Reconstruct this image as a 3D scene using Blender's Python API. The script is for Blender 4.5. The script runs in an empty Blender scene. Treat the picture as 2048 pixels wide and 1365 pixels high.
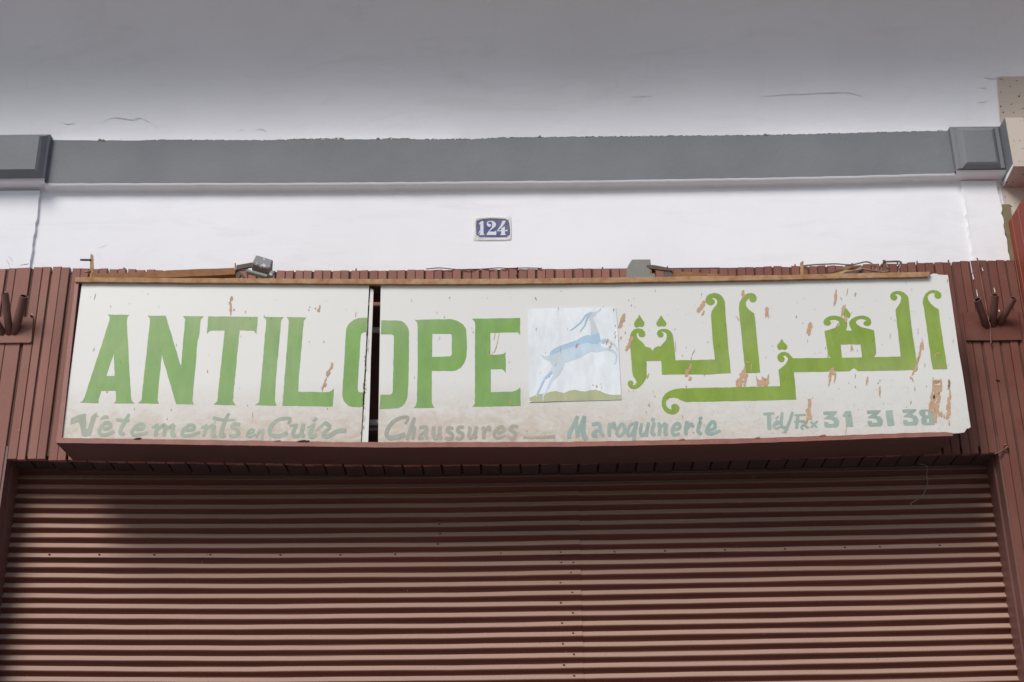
import bpy, math, random
from mathutils import Vector, Matrix
from mathutils.geometry import tessellate_polygon
random.seed(7)
rnd = random.Random(11)
S = bpy.context.scene
COL = S.collection
R = math.radians

# ------------------------------------------------------------------ camera, sky, sun, exposure
F_PX, CX, CY = 3000.0, 1024.0, 682.5          # focal length and centre, measured in photograph pixels
D, PITCH, ROLL, EYE = 5.5, R(24.8), R(0.6), 1.6
fwd = Vector((0, math.cos(PITCH), math.sin(PITCH)))
rt0 = Vector((1, 0, 0)); up0 = rt0.cross(fwd)
rt = rt0*math.cos(ROLL) - up0*math.sin(ROLL)
up = rt0*math.sin(ROLL) + up0*math.cos(ROLL)
CAM = Vector((0, -D, EYE))
cd = bpy.data.cameras.new('camera'); cam = bpy.data.objects.new('camera', cd); COL.objects.link(cam)
m = Matrix((rt, up, -fwd)).transposed().to_4x4(); m.translation = CAM
cam.matrix_world = m
cd.sensor_width = 36.0; cd.lens = F_PX/2048*36.0; cd.clip_end = 2000; cd.clip_start = 0.05
S.camera = cam

SUN_EL, SUN_AZ = R(40), R(209)                # sun in front of the facade, to the left
w = bpy.data.worlds.new('World'); S.world = w; w.use_nodes = True
nt = w.node_tree; bg = nt.nodes['Background']
sky = nt.nodes.new('ShaderNodeTexSky'); sky.sky_type = 'NISHITA'; sky.sun_disc = False
sky.sun_elevation = SUN_EL; sky.sun_rotation = SUN_AZ; sky.air_density = 1.0; sky.dust_density = 1.0
nt.links.new(sky.outputs[0], bg.inputs[0]); bg.inputs[1].default_value = 0.08
sl = bpy.data.lights.new('sun', 'SUN'); so = bpy.data.objects.new('sun', sl); COL.objects.link(so)
sl.energy = 2.1; sl.angle = R(26); sl.color = (1.0, 0.965, 0.925)
sd = Vector((math.sin(SUN_AZ)*math.cos(SUN_EL), math.cos(SUN_AZ)*math.cos(SUN_EL), math.sin(SUN_EL)))
so.rotation_euler = sd.to_track_quat('Z', 'Y').to_euler(); so.location = (-6, -12, 12)
vs = S.view_settings; vs.view_transform = 'Standard'; vs.look = 'None'; vs.gamma = 1; vs.use_curve_mapping = False
vs.exposure = 0.52

# ------------------------------------------------------------------ measuring: a point of the photograph on the plane y = Y
def U(px, py, Y):
    v = fwd*F_PX + rt*(px-CX) - up*(py-CY)
    return CAM + v*((Y-CAM.y)/v.y)
def lerp(tab, x):
    if x <= tab[0][0]: a, b = tab[0], tab[1]
    elif x >= tab[-1][0]: a, b = tab[-2], tab[-1]
    else:
        for a, b in zip(tab, tab[1:]):
            if a[0] <= x <= b[0]: break
    return a[1] + (b[1]-a[1])*(x-a[0])/(b[0]-a[0])
def Zm(x0, y0, s): return lambda u, v: (x0+u/s, y0+v/s)

# ------------------------------------------------------------------ materials
def newmat(name):
    mt = bpy.data.materials.new(name); mt.use_nodes = True
    n = mt.node_tree.nodes; l = mt.node_tree.links
    return mt, n, l, n['Principled BSDF']
def noise(n, l, scale, detail=4, rough=.55, stretch=None, dist=0.0):
    g = n.new('ShaderNodeNewGeometry'); t = n.new('ShaderNodeTexNoise')
    t.inputs['Scale'].default_value = scale; t.inputs['Detail'].default_value = detail
    t.inputs['Roughness'].default_value = rough; t.inputs['Distortion'].default_value = dist
    if stretch:
        mp = n.new('ShaderNodeVectorMath'); mp.operation = 'MULTIPLY'; mp.inputs[1].default_value = stretch
        l.new(g.outputs['Position'], mp.inputs[0]); l.new(mp.outputs[0], t.inputs['Vector'])
    else: l.new(g.outputs['Position'], t.inputs['Vector'])
    return t.outputs['Fac']
def ramp(n, l, src, a, b):
    r = n.new('ShaderNodeMapRange'); r.clamp = True
    r.inputs['From Min'].default_value = a; r.inputs['From Max'].default_value = b
    l.new(src, r.inputs['Value']); return r.outputs[0]
def mix(n, l, fac, a, b):
    x = n.new('ShaderNodeMix'); x.data_type = 'RGBA'
    if isinstance(fac, float): x.inputs[0].default_value = fac
    else: l.new(fac, x.inputs[0])
    for i, c in ((6, a), (7, b)):
        if isinstance(c, tuple): x.inputs[i].default_value = (*c[:3], 1)
        else: l.new(c, x.inputs[i])
    return x.outputs[2]
def mul(n, l, a, b):
    x = n.new('ShaderNodeMath'); x.operation = 'MULTIPLY'; x.use_clamp = True
    for i, c in ((0, a), (1, b)):
        if isinstance(c, (int, float)): x.inputs[i].default_value = c
        else: l.new(c, x.inputs[i])
    return x.outputs[0]
def bump(n, l, p, h, strength, dist=.002):
    b = n.new('ShaderNodeBump'); b.inputs['Strength'].default_value = strength; b.inputs['Distance'].default_value = dist
    l.new(h, b.inputs['Height'])
    l.new(b.outputs[0], p.inputs['Normal'])
def setp(p, rough=.6, spec=.4, metal=0):
    p.inputs['Roughness'].default_value = rough; p.inputs['Specular IOR Level'].default_value = spec
    p.inputs['Metallic'].default_value = metal
def paint(name, c, c2=None, c3=None, sc=3.0, rough=.6, spec=.4, bs=.3, bscale=120, speck=0.0, vary=0.0, bd=.0015):
    """weathered paint: base c, cloudy second tone c2, small worn spots c3, fine relief"""
    mt, n, l, p = newmat(name); setp(p, rough, spec)
    c2 = c2 or tuple(x*.86 for x in c); col = mix(n, l, ramp(n, l, noise(n, l, sc, 5, .6), .35, .7), c, c2)
    if c3: col = mix(n, l, mul(n, l, ramp(n, l, noise(n, l, sc*22, 3, .6), .70-speck, .74-speck), .85), col, c3)
    if vary:
        oi = n.new('ShaderNodeObjectInfo'); hs = n.new('ShaderNodeHueSaturation')
        r = n.new('ShaderNodeMapRange'); r.inputs['To Min'].default_value = 1-vary; r.inputs['To Max'].default_value = 1+vary
        l.new(oi.outputs['Random'], r.inputs[0]); l.new(r.outputs[0], hs.inputs['Value']); l.new(col, hs.inputs['Color']); col = hs.outputs[0]
    l.new(col, p.inputs['Base Color'])
    bump(n, l, p, noise(n, l, bscale, 4, .65), bs, bd)
    return mt

def plaster(name, c, c2, stain, bs=.35, spots=False):
    mt, n, l, p = newmat(name); setp(p, .85, .25)
    col = mix(n, l, ramp(n, l, noise(n, l, 1.6, 6, .6), .4, .75), c, c2)
    col = mix(n, l, mul(n, l, ramp(n, l, noise(n, l, 2.2, 6, .7, (.7, 1, 3.4), 1.2), .53, .80), .36), col, stain)      # brushed horizontal smears
    col = mix(n, l, mul(n, l, ramp(n, l, noise(n, l, 16, 5, .75, (.5, 1, 2.0), .6), .66, .74), .30), col, stain)
    col = mix(n, l, mul(n, l, ramp(n, l, noise(n, l, 5, 5, .7, (4, 1, .35)), .6, .85), .25), col, stain)
    if spots:
        col = mix(n, l, ramp(n, l, noise(n, l, 75, 2, .5), .67, .70), col, (.10, .075, .06))
    l.new(col, p.inputs['Base Color'])
    a = noise(n, l, 9, 7, .6); b = noise(n, l, 130, 4, .7)
    ad = n.new('ShaderNodeMath'); ad.operation = 'MULTIPLY_ADD'; l.new(b, ad.inputs[0]); ad.inputs[1].default_value = .16; l.new(a, ad.inputs[2])
    bump(n, l, p, ad.outputs[0], bs, .006)
    return mt
M = {}
M['white'] = plaster('white_wall_paint', (.755, .745, .765), (.71, .70, .718), (.54, .52, .51))
M['tan'] = plaster('beige_wall_paint', (.50, .425, .365), (.45, .38, .325), (.36, .29, .235), spots=True)
M['grey'] = paint('grey_band_paint', (.158, .164, .174), (.190, .195, .202), (.24, .24, .24), sc=2.2, rough=.75, spec=.2, bs=.6, bscale=55, speck=-.02, bd=.003)
M['olive'] = paint('bare_old_plaster', (.20, .165, .095), (.14, .11, .06), sc=14, rough=.9, bs=.6)
RB, RB2 = (.262, .114, .088), (.222, .094, .072)
def wood(name, a, b, chips, rough=.5, vary=.10):
    mt, n, l, p = newmat(name); setp(p, rough, .15)
    col = mix(n, l, ramp(n, l, noise(n, l, 4, 5, .6, (3, 3, .6)), .3, .7), a, b)
    g = n.new('ShaderNodeNewGeometry'); sx = n.new('ShaderNodeSeparateXYZ'); l.new(g.outputs['Position'], sx.inputs[0])
    col = mix(n, l, mul(n, l, ramp(n, l, sx.outputs['X'], .6, 1.75), .85), col, (.140, .050, .036))        # redder and darker towards the right end
    col = mix(n, l, mul(n, l, ramp(n, l, noise(n, l, 3, 4, .6), .45, .75), .35), col, (.27, .155, .115))      # settled dust, ochre
    col = mix(n, l, mul(n, l, ramp(n, l, noise(n, l, 34, 3, .6, (5, 5, .8)), .735-chips, .76-chips), .8), col, (.50, .40, .35))
    col = mix(n, l, mul(n, l, ramp(n, l, noise(n, l, 150, 2, .5), .74, .78), .5), col, (.06, .03, .025))
    oi = n.new('ShaderNodeObjectInfo'); hs = n.new('ShaderNodeHueSaturation')
    r = n.new('ShaderNodeMapRange'); r.inputs['To Min'].default_value = 1-vary; r.inputs['To Max'].default_value = 1+vary
    l.new(oi.outputs['Random'], r.inputs[0]); l.new(r.outputs[0], hs.inputs['Value']); l.new(col, hs.inputs['Color'])
    l.new(hs.outputs[0], p.inputs['Base Color'])
    bump(n, l, p, noise(n, l, 60, 5, .7, (2.2, 2.2, .5)), .45, .002)
    return mt
M['lintel'] = paint('shaded_lintel_paint', (.062, .030, .026), (.048, .024, .021), sc=8, rough=.75, bs=.4, bscale=90, vary=.12)  # plank paint darkened to put the shade under the lintel into its colour
M['groove'] = paint('groove_paint', (.120, .056, .042), (.085, .040, .030), sc=9, rough=.8, bs=.4, bscale=90)
M['wood'] = wood('red_brown_plank_paint', RB, RB2, .0, vary=.15)
M['reveal'] = paint('shaded_reveal_paint', (.150, .066, .054), (.120, .052, .042), (.21, .11, .08), sc=6, rough=.5, bs=.4, bscale=90)  # the reveals' shadow is worked into this darker tone
M['red'] = paint('bright_red_paint', (.27, .062, .043), (.22, .052, .036), (.42, .30, .24), sc=5, rough=.6, spec=.12, bs=.3, bscale=70, speck=-.03)
M['frame'] = paint('sign_frame_paint', (.29, .112, .082), (.21, .080, .060), (.40, .22, .16), sc=16, rough=.5, bs=.5, bscale=200, speck=.0)
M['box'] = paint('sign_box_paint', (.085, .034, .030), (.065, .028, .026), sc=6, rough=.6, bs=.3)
M['inner'] = paint('sign_box_inside', (.26, .115, .080), (.18, .08, .058), sc=10, rough=.8)
M['rust'] = paint('rusty_iron', (.42, .27, .155), (.29, .135, .055), (.15, .075, .045), sc=30, rough=.9, spec=.15, bs=.6, bscale=220, speck=.10)
M['rust2'] = paint('dark_rusty_iron', (.215, .105, .052), (.30, .155, .070), (.10, .055, .038), sc=24, rough=.9, spec=.2, bs=.7, bscale=240, speck=.06)
M['lampgrey'] = paint('flaking_grey_lamp_paint', (.185, .188, .186), (.25, .255, .25), (.58, .59, .59), sc=1.6, rough=.65, bs=.4, speck=.13)
M['lampgrey2'] = paint('weathered_olive_grey_lamp_paint', (.22, .212, .185), (.165, .160, .14), (.34, .34, .33), sc=3, rough=.7, bs=.4, speck=.03)
M['bracket'] = paint('brown_lamp_bracket', (.115, .082, .068), (.085, .058, .048), sc=20, rough=.8)
M['dark'] = paint('dark_recess', (.018, .011, .010), sc=10, rough=.9)
M['blue'] = paint('blue_plastic_plug', (.055, .058, .125), sc=30, rough=.5)
M['cable'] = paint('dusty_cable', (.235, .165, .125), (.16, .105, .08), sc=30, rough=.8)
M['cablered'] = paint('painted_cable', (.20, .085, .07), (.16, .07, .055), sc=30, rough=.7)
M['thread'] = paint('dusty_thread', (.20, .17, .13), sc=30, rough=.95)
M['tube'] = paint('fluorescent_tube_glass', (.62, .60, .56), (.50, .48, .44), sc=20, rough=.35)
M['pipe'] = paint('flag_tube_paint', (.19, .092, .074), (.15, .070, .056), (.27, .15, .12), sc=14, rough=.45, bs=.4, bscale=180)
M['chip'] = paint('bare_tan_undercoat', (.52, .345, .220), (.44, .275, .165), (.29, .18, .11), sc=60, rough=.9, bs=.7, bscale=500, speck=.05)
M['speckmat'] = paint('dirt_speck', (.19, .145, .105), (.30, .22, .15), sc=40, rough=.9)
M['film_g'] = None
M['enamel'] = None

def letterpaint(name, a, b, c=None, zlo=None):
    mt, n, l, p = newmat(name); setp(p, .42, .4)
    col = mix(n, l, ramp(n, l, noise(n, l, 3.2, 4, .55), .35, .68), a, b)
    if c: col = mix(n, l, mul(n, l, ramp(n, l, noise(n, l, 2.1, 3, .5, (1, 1, 1.7)), .52, .74), .8), col, c)
    hs = n.new('ShaderNodeHueSaturation'); vr = n.new('ShaderNodeMapRange')
    vr.inputs['From Min'].default_value = .3; vr.inputs['From Max'].default_value = .7; vr.inputs['To Min'].default_value = .88; vr.inputs['To Max'].default_value = 1.12
    l.new(noise(n, l, 9, 5, .65, (2.2, 1, .7)), vr.inputs[0]); l.new(vr.outputs[0], hs.inputs['Value']); l.new(col, hs.inputs['Color']); col = hs.outputs[0]
    col = mix(n, l, mul(n, l, ramp(n, l, noise(n, l, 70, 4, .7, (3, 1, .8)), .67, .74), .55), col, (.50, .52, .36))
    l.new(col, p.inputs['Base Color']); bump(n, l, p, noise(n, l, 300, 3, .6), .12, .001)
    return mt
M['green_l'] = letterpaint('sign_green', (.150, .300, .052), (.190, .310, .100), (.262, .322, .150))
M['green_r'] = letterpaint('sign_olive_green', (.200, .300, .028), (.228, .315, .060), (.285, .340, .125))
M['teal_a'] = letterpaint('faded_sage', (.285, .345, .265), (.315, .325, .245))
M['teal_b'] = letterpaint('faded_taupe', (.345, .305, .240), (.300, .300, .250))
M['teal_c'] = letterpaint('faded_turquoise', (.255, .355, .315), (.295, .335, .290))
M['teal_d'] = letterpaint('faded_mint', (.305, .375, .310), (.29, .345, .295))

def panelmat():
    mt, n, l, p = newmat('white_sign_sheet'); setp(p, .33, .45)
    g = n.new('ShaderNodeNewGeometry'); sx = n.new('ShaderNodeSeparateXYZ'); l.new(g.outputs['Position'], sx.inputs[0])
    col = mix(n, l, ramp(n, l, noise(n, l, 1.2, 4), .35, .7), (.645, .627, .582), (.620, .607, .570))
    # splashed street dust along the lower edge
    h = ramp(n, l, sx.outputs['Z'], 3.87, 3.63)
    x1 = ramp(n, l, sx.outputs['X'], 1.35, .05)
    nz = ramp(n, l, noise(n, l, 11, 7, .75, (1, 1, 1.6), 1.0), .33, .62)
    a = n.new('ShaderNodeMath'); a.operation = 'MULTIPLY_ADD'; l.new(nz, a.inputs[0]); a.inputs[1].default_value = .72; a.inputs[2].default_value = .28
    x2 = n.new('ShaderNodeMath'); x2.operation = 'MULTIPLY_ADD'; l.new(x1, x2.inputs[0]); x2.inputs[1].default_value = .72; x2.inputs[2].default_value = .28
    f = mul(n, l, mul(n, l, h, a.outputs[0]), x2.outputs[0])
    col = mix(n, l, mul(n, l, f, 1.0), col, (.430, .335, .240))
    col = mix(n, l, mul(n, l, mul(n, l, ramp(n, l, noise(n, l, 55, 5, .75), .5, .72), h), .35), col, (.34, .265, .19))
    col = mix(n, l, mul(n, l, ramp(n, l, noise(n, l, 26, 4, .7, (2.5, 1, .5)), .70, .80), .35), col, (.55, .50, .43))
    l.new(col, p.inputs['Base Color'])
    bump(n, l, p, noise(n, l, 6, 3, .5), .12, .004)
    return mt
M['panel'] = panelmat()
M['strip'] = paint('white_joint_strip', (.66, .64, .60), (.60, .56, .50), (.25, .18, .10), sc=7, rough=.5, speck=.02)
M['picture'] = letterpaint('picture_white', (.68, .70, .70), (.64, .67, .68))
M['picgreen'] = letterpaint('picture_meadow_green', (.36, .385, .20), (.39, .385, .23))
M['blue1'] = letterpaint('picture_pale_blue', (.44, .54, .61), (.49, .57, .63))
M['blue2'] = letterpaint('picture_mid_blue', (.32, .45, .565), (.37, .49, .58))
M['bluegrey'] = letterpaint('picture_grey_blue', (.475, .525, .555), (.515, .555, .575))
M['enamel'] = paint('navy_enamel', (.045, .042, .165), (.125, .110, .185), (.20, .18, .25), sc=17, rough=.25, spec=.6, bs=.1, speck=.02)
M['digit'] = paint('white_enamel', (.60, .62, .66), (.55, .57, .61), sc=20, rough=.3)
M['rim'] = paint('chalky_plaster_rim', (.74, .725, .69), (.64, .62, .57), sc=30, rough=.9, bs=.9, bscale=160, bd=.004)
M['crack'] = paint('crack_dirt', (.13, .115, .10), (.20, .18, .16), sc=40, rough=.95)
M['faintcrack'] = paint('hairline_crack', (.54, .525, .525), (.61, .60, .60), sc=20, rough=.95)

def shuttermat():
    mt, n, l, p = newmat('shutter_paint'); setp(p, .38, .14)
    p.inputs['IOR'].default_value = 1.45
    col = mix(n, l, ramp(n, l, noise(n, l, 2.5, 5, .6), .35, .7), (.100, .030, .022), (.080, .025, .018))
    g = n.new('ShaderNodeNewGeometry'); sx = n.new('ShaderNodeSeparateXYZ'); l.new(g.outputs['Normal'], sx.inputs[0])
    upf = ramp(n, l, sx.outputs['Z'], -.46, .62); upf.node.interpolation_type = 'SMOOTHSTEP'            # street dust on upper faces, also painting in the ridges' sky-lit bands
    d = mul(n, l, upf, ramp(n, l, noise(n, l, 3.2, 5, .65, (.5, 1, 1)), -1.2, .42))
    col = mix(n, l, mul(n, l, d, .86), col, (.40, .265, .20))
    col = mix(n, l, mul(n, l, ramp(n, l, noise(n, l, 110, 3, .6, (.7, 1, 1.2)), .70, .73), .7), col, (.09, .045, .038))
    col = mix(n, l, mul(n, l, ramp(n, l, noise(n, l, 75, 2, .6, (1, 1, 1)), .76, .78), .6), col, (.45, .33, .25))
    l.new(col, p.inputs['Base Color'])
    r = n.new('ShaderNodeMapRange'); r.inputs['To Min'].default_value = .36; r.inputs['To Max'].default_value = .42
    l.new(upf, r.inputs[0]); l.new(r.outputs[0], p.inputs['Roughness'])
    bump(n, l, p, noise(n, l, 70, 4, .7, (.5, 1, 1)), .25, .0015)
    return mt
M['shutter'] = shuttermat()
M['asphalt'] = paint('asphalt', (.055, .055, .056), (.045, .045, .045), sc=3, rough=.9)
M['paving'] = paint('bounce_paving', (.32, .312, .318), (.285, .28, .285), sc=2, rough=.85)  # paled so the unseen ground throws more light upwards
M['leaf'] = None

# ------------------------------------------------------------------ objects
def link(name, verts, faces, mat, parent=None, smooth=False):
    vs_ = [Vector(v) for v in verts]
    c = sum(vs_, Vector())/len(vs_)
    me = bpy.data.meshes.new(name); me.from_pydata([v-c for v in vs_], [], faces); me.update()
    if smooth: me.polygons.foreach_set('use_smooth', [True]*len(me.polygons))
    if mat is not None: me.materials.append(M[mat] if isinstance(mat, str) else mat)
    o = bpy.data.objects.new(name, me); COL.objects.link(o)
    o.location = c
    if parent is not None:
        o.parent = parent; o.matrix_parent_inverse = PINV[parent.name]
    return o
PINV = {}
def thing(name, label, cat, loc, group=None):
    o = bpy.data.objects.new(name, None); COL.objects.link(o); o.location = loc; o.empty_display_size = .1
    o['label'] = label; o['category'] = cat
    if group: o['group'] = group
    PINV[o.name] = Matrix.Translation(-Vector(loc))
    return o
def subroot(o):                                   # lets a mesh part carry sub-parts
    PINV[o.name] = Matrix.Translation(-o.location); return o
def sub(child, part):                             # hang child (world placed) under a mesh part
    world = child.location.copy()
    child.parent = part; child.matrix_parent_inverse = Matrix.Identity(4)
    base = part.location if part.parent is None else part.location - part.parent.location*0
    child.location = world - base
    return child
def tag(o, label, cat, group=None):
    o['label'] = label; o['category'] = cat
    if group: o['group'] = group
    return o
class MB:
    def __init__(s): s.v = []; s.f = []
    def add(s, v, f):
        k = len(s.v); s.v += [Vector(x) for x in v]; s.f += [tuple(i+k for i in q) for q in f]
    def box(s, x0, x1, y0, y1, z0, z1):
        s.add([(x, y, z) for z in (z0, z1) for y in (y0, y1) for x in (x0, x1)],
              [(0, 2, 3, 1), (4, 5, 7, 6), (0, 1, 5, 4), (2, 6, 7, 3), (0, 4, 6, 2), (1, 3, 7, 5)])
    def hexa(s, front, back):                     # two quads (same order) joined into a closed block
        n = len(front); s.add(list(front)+list(back), [tuple(range(n)), tuple(range(2*n-1, n-1, -1))] +
              [((i+1) % n, i, i+n, (i+1) % n+n) for i in range(n)])
    def tube(s, pts, r, seg=8, cap=True, hollow=False):
        pts = [Vector(p) for p in pts]; n = len(pts); rings = []
        rr = r if isinstance(r, (list, tuple)) else [r]*n
        prev = None
        for i, p in enumerate(pts):
            t = (pts[min(i+1, n-1)]-pts[max(i-1, 0)]).normalized()
            a = t.orthogonal().normalized() if prev is None else (prev - t*prev.dot(t)).normalized()
            prev = a; b = t.cross(a)
            rings.append([p + (a*math.cos(q)+b*math.sin(q))*rr[i] for q in [2*math.pi*k/seg for k in range(seg)]])
        vs2 = [v for g in rings for v in g]
        fs = [(i*seg+k, i*seg+(k+1) % seg, (i+1)*seg+(k+1) % seg, (i+1)*seg+k) for i in range(n-1) for k in range(seg)]
        if cap: fs += [tuple(range(seg-1, -1, -1))] + ([] if hollow else [tuple((n-1)*seg+k for k in range(seg))])
        s.add(vs2, fs)
    def build(s, name, mat, parent=None, smooth=False): return link(name, s.v, s.f, mat, parent, smooth)

def smoothpath(p, n=5):
    out = []
    for i in range(len(p)-1):
        p0, p1, p2, p3 = p[max(i-1, 0)], p[i], p[i+1], p[min(i+2, len(p)-1)]
        for k in range(n):
            t = k/n
            out.append(tuple(.5*(2*b+(c-a)*t+(2*a-5*b+4*c-d)*t*t+(3*b-a-3*c+d)*t**3) for a, b, c, d in zip(p0, p1, p2, p3)))
    return out+[tuple(p[-1])]
def flat(name, loops, Y, thick, mat, parent):
    """a flat cut-out: outlines given in photograph pixels, lying on the plane y = Y"""
    L = [[U(x, y, Y) for x, y in lp] for lp in loops]
    L2 = []
    for q in L:
        r = []
        for v in q:
            if not r or (v-r[-1]).length > 1e-5: r.append(v)
        if (r[0]-r[-1]).length < 1e-5: r.pop()
        L2.append(r)
    tri = tessellate_polygon([[Vector((v.x, v.z, 0)) for v in q] for q in L2])
    vv = [v for q in L2 for v in q]; n = len(vv); fs = []
    for t in tri:
        a, b, c = (vv[i] for i in t)
        nrm = (b-a).cross(c-a)
        fs.append(tuple(t) if nrm.y < 0 else tuple(reversed(t)))
    if thick:
        vv = vv + [v+Vector((0, thick, 0)) for v in vv]; k = 0
        for q in L2:
            for i in range(len(q)):
                j = (i+1) % len(q); fs.append((k+i, k+j, k+j+n, k+i+n))
            k += len(q)
    return link(name, vv, fs, mat, parent)
yoff = [0]
def brush(name, strokes, Y, mat, parent, zm, jit=.0):
    """a hand-painted letter: brush strokes with their widths, in zoom units of zm"""
    mb = MB()
    for pts, wd in strokes:
        yoff[0] = (yoff[0]+1) % 7
        base = Y-.00003*yoff[0]
        q = smoothpath(pts, 5) if len(pts) > 2 else [tuple(a+(b-a)*k/4 for a, b in zip(*pts)) for k in range(5)]
        n = len(q); L = []; Rr = []
        for i, (u, v) in enumerate(q):
            a, b = q[max(i-1, 0)], q[min(i+1, n-1)]
            tx, ty = b[0]-a[0], b[1]-a[1]; h = math.hypot(tx, ty) or 1
            t = i/(n-1); ww = (wd if isinstance(wd, (int, float)) else wd[0]+(wd[1]-wd[0])*t)/2
            ww *= 1-.22*(abs(2*t-1)**6)
            nx, ny = -ty/h*ww, tx/h*ww; yy = base-.00006*t
            L.append(U(*zm(u+nx, v+ny), yy)); Rr.append(U(*zm(u-nx, v-ny), yy))
        mb.add(L+Rr, [(i, i+1, n+i+1, n+i) for i in range(n-1)])
    o = mb.build(name, mat, parent)
    for pl in o.data.polygons:
        if pl.normal.y > 0: pl.flip()
    o.data.update()
    return o

# ------------------------------------------------------------------ ground
def struct(name, mb, mat):
    o = mb.build(name, mat); o['kind'] = 'structure'; return o
g = MB(); g.add([(-400, -400, 0), (400, -400, 0), (400, 400, 0), (-400, 400, 0)], [(0, 1, 2, 3)]); struct('ground', g, 'asphalt')
g = MB(); g.box(-30, 30, -9, 3.0, -.2, .13); struct('pavement', g, 'paving')  # unseen paving, widened to bounce light up under the overhang

# ------------------------------------------------------------------ the facade
YB, YC, YP = -.045, -.082, -.122              # grey band, its pilaster blocks, their raised panels
ZS = U(1985, 158, 0).z                        # soffit of the balcony
fac = thing('building_facade', 'white plaster facade with grey cornice band above the shuttered shop', 'building', (0, 0, 0))
XL, XR = -5.0, U(2007, 380, 0).x
XOL, XOR = U(14, 918, -.03).x, U(1996, 906, -.03).x     # the shop opening
ZO = U(1000, 912, -.03).z
# upper wall, cove and soffit as one sheet
ZV, rc = 5.045, .585                            # the wall swings out in one long cove to the balcony edge
ZS = ZV+rc
COVE = [(-rc*(1-math.cos(math.pi/2*k/24)), ZV+rc*math.sin(math.pi/2*k/24)) for k in range(25)]
COVE = COVE[:22]
yE, zE = COVE[-1]
prof = [(0.0, 4.40)] + COVE + [(yE-.012, zE+.006), (yE-.02, zE+.02), (yE-.02, zE+.6)]
nx = 60; xs = [XL+(8.0-XL)*i/nx for i in range(nx+1)]
v = [(x, y, z) for (y, z) in prof[1:] for x in xs]; f = []
for j in range(len(prof)-2):
    for i in range(nx):
        a = j*(nx+1)+i; f.append((a, a+nx+1, a+nx+2, a+1))
so_ = link('balcony_soffit', v, f, 'white', fac, True)
mb = MB()
mb.add([(XL, 0, 4.2), (8, 0, 4.2), (8, 0, ZS-rc), (XL, 0, ZS-rc)], [(0, 1, 2, 3)])
mb.add([(XL, 0, 0), (XOL-.04, 0, 0), (XOL-.04, 0, 4.2), (XL, 0, 4.2)], [(0, 1, 2, 3)])
wall = mb.build('wall', 'white', fac)
# white pilaster strips standing slightly proud
mb = MB(); x1 = U(78, 400, -.014).x
zz = [4.40+.02*i for i in range(24)]
edge = [x1+rnd.uniform(-.0025, .0025) for _ in zz]
for i in range(len(zz)-1):
    mb.add([(XL, -.014, zz[i]), (edge[i], -.014, zz[i]), (edge[i+1], -.014, zz[i+1]), (XL, -.014, zz[i+1]), (edge[i]+.004, 0.001, zz[i]), (edge[i+1]+.004, 0.001, zz[i+1])],
           [(0, 1, 2, 3), (1, 4, 5, 2)])
mb.build('pilaster', 'white', fac)
mb = MB(); xa = U(1930, 400, -.014).x; xb = U(2002, 415, -.014).x
for i in range(len(zz)-1):
    e0, e1 = xa+edge[i]-x1, xa+edge[i+1]-x1; w0, w1 = xb+(edge[i]-x1)*1.5, xb+(edge[i+1]-x1)*1.5
    mb.add([(e0, -.014, zz[i]), (w0, -.014, zz[i]), (w1, -.014, zz[i+1]), (e1, -.014, zz[i+1]), (e0-.006, 0.001, zz[i]), (e1-.006, 0.001, zz[i+1]), (w0, .001, zz[i]), (w1, .001, zz[i+1])],
           [(0, 1, 2, 3), (4, 0, 3, 5), (1, 6, 7, 2)])
mb.build('pilaster', 'white', fac)
# grey band
TOP = [(60, 281), (100, 281), (160, 281), (240, 281.5), (330, 280.5), (420, 281), (520, 281.5), (600, 280), (660, 279), (780, 279), (900, 280), (945, 279), (1000, 276), (1200, 274), (1400, 272), (1520, 271), (1700, 267), (1898, 262), (1930, 261)]
BOT = [(60, 367), (100, 366.8), (350, 366.5), (600, 365.8), (900, 363.5), (1200, 360.7), (1500, 356), (1700, 352), (1912, 346.5), (1940, 346)]
pxs = [88+(1914-88)*i/120 for i in range(121)]
front = MB(); lipb = MB(); tp = []; bt = []
for x in pxs:
    tp.append(U(x-(0), lerp(TOP, x)+rnd.uniform(-.5, .5), YB)); bt.append(U(x, lerp(BOT, x)+rnd.uniform(-.45, .45), YB))
xs_t = [p.x for p in bt]
n = len(pxs)
vv = [Vector((xs_t[i], YB, tp[i].z)) for i in range(n)]+bt+[Vector((xs_t[i], .0, tp[i].z+.006)) for i in range(n)]
band = subroot(link('cornice_band', vv, [(i+1, i, n+i, n+i+1) for i in range(n-1)]+[(i, i+1, 2*n+i+1, 2*n+i) for i in range(n-1)], 'grey', fac))
# rounded lip and underside of the band, left white by the painter
vv = []; prof2 = [(YB+.0005, 0), (YB+.003, -.008), (YB+.009, -.0125), (YB+.016, -.0135), (-.010, -.0150), (-.003, -.019), (.001, -.028)]
for (yy, dz) in prof2: vv += [Vector((p.x, yy, p.z+dz)) for p in bt]
link('band_underside', vv, [(j*n+i+1, j*n+i, (j+1)*n+i, (j+1)*n+i+1) for j in range(len(prof2)-1) for i in range(n-1)], 'white', band, True)

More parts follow.
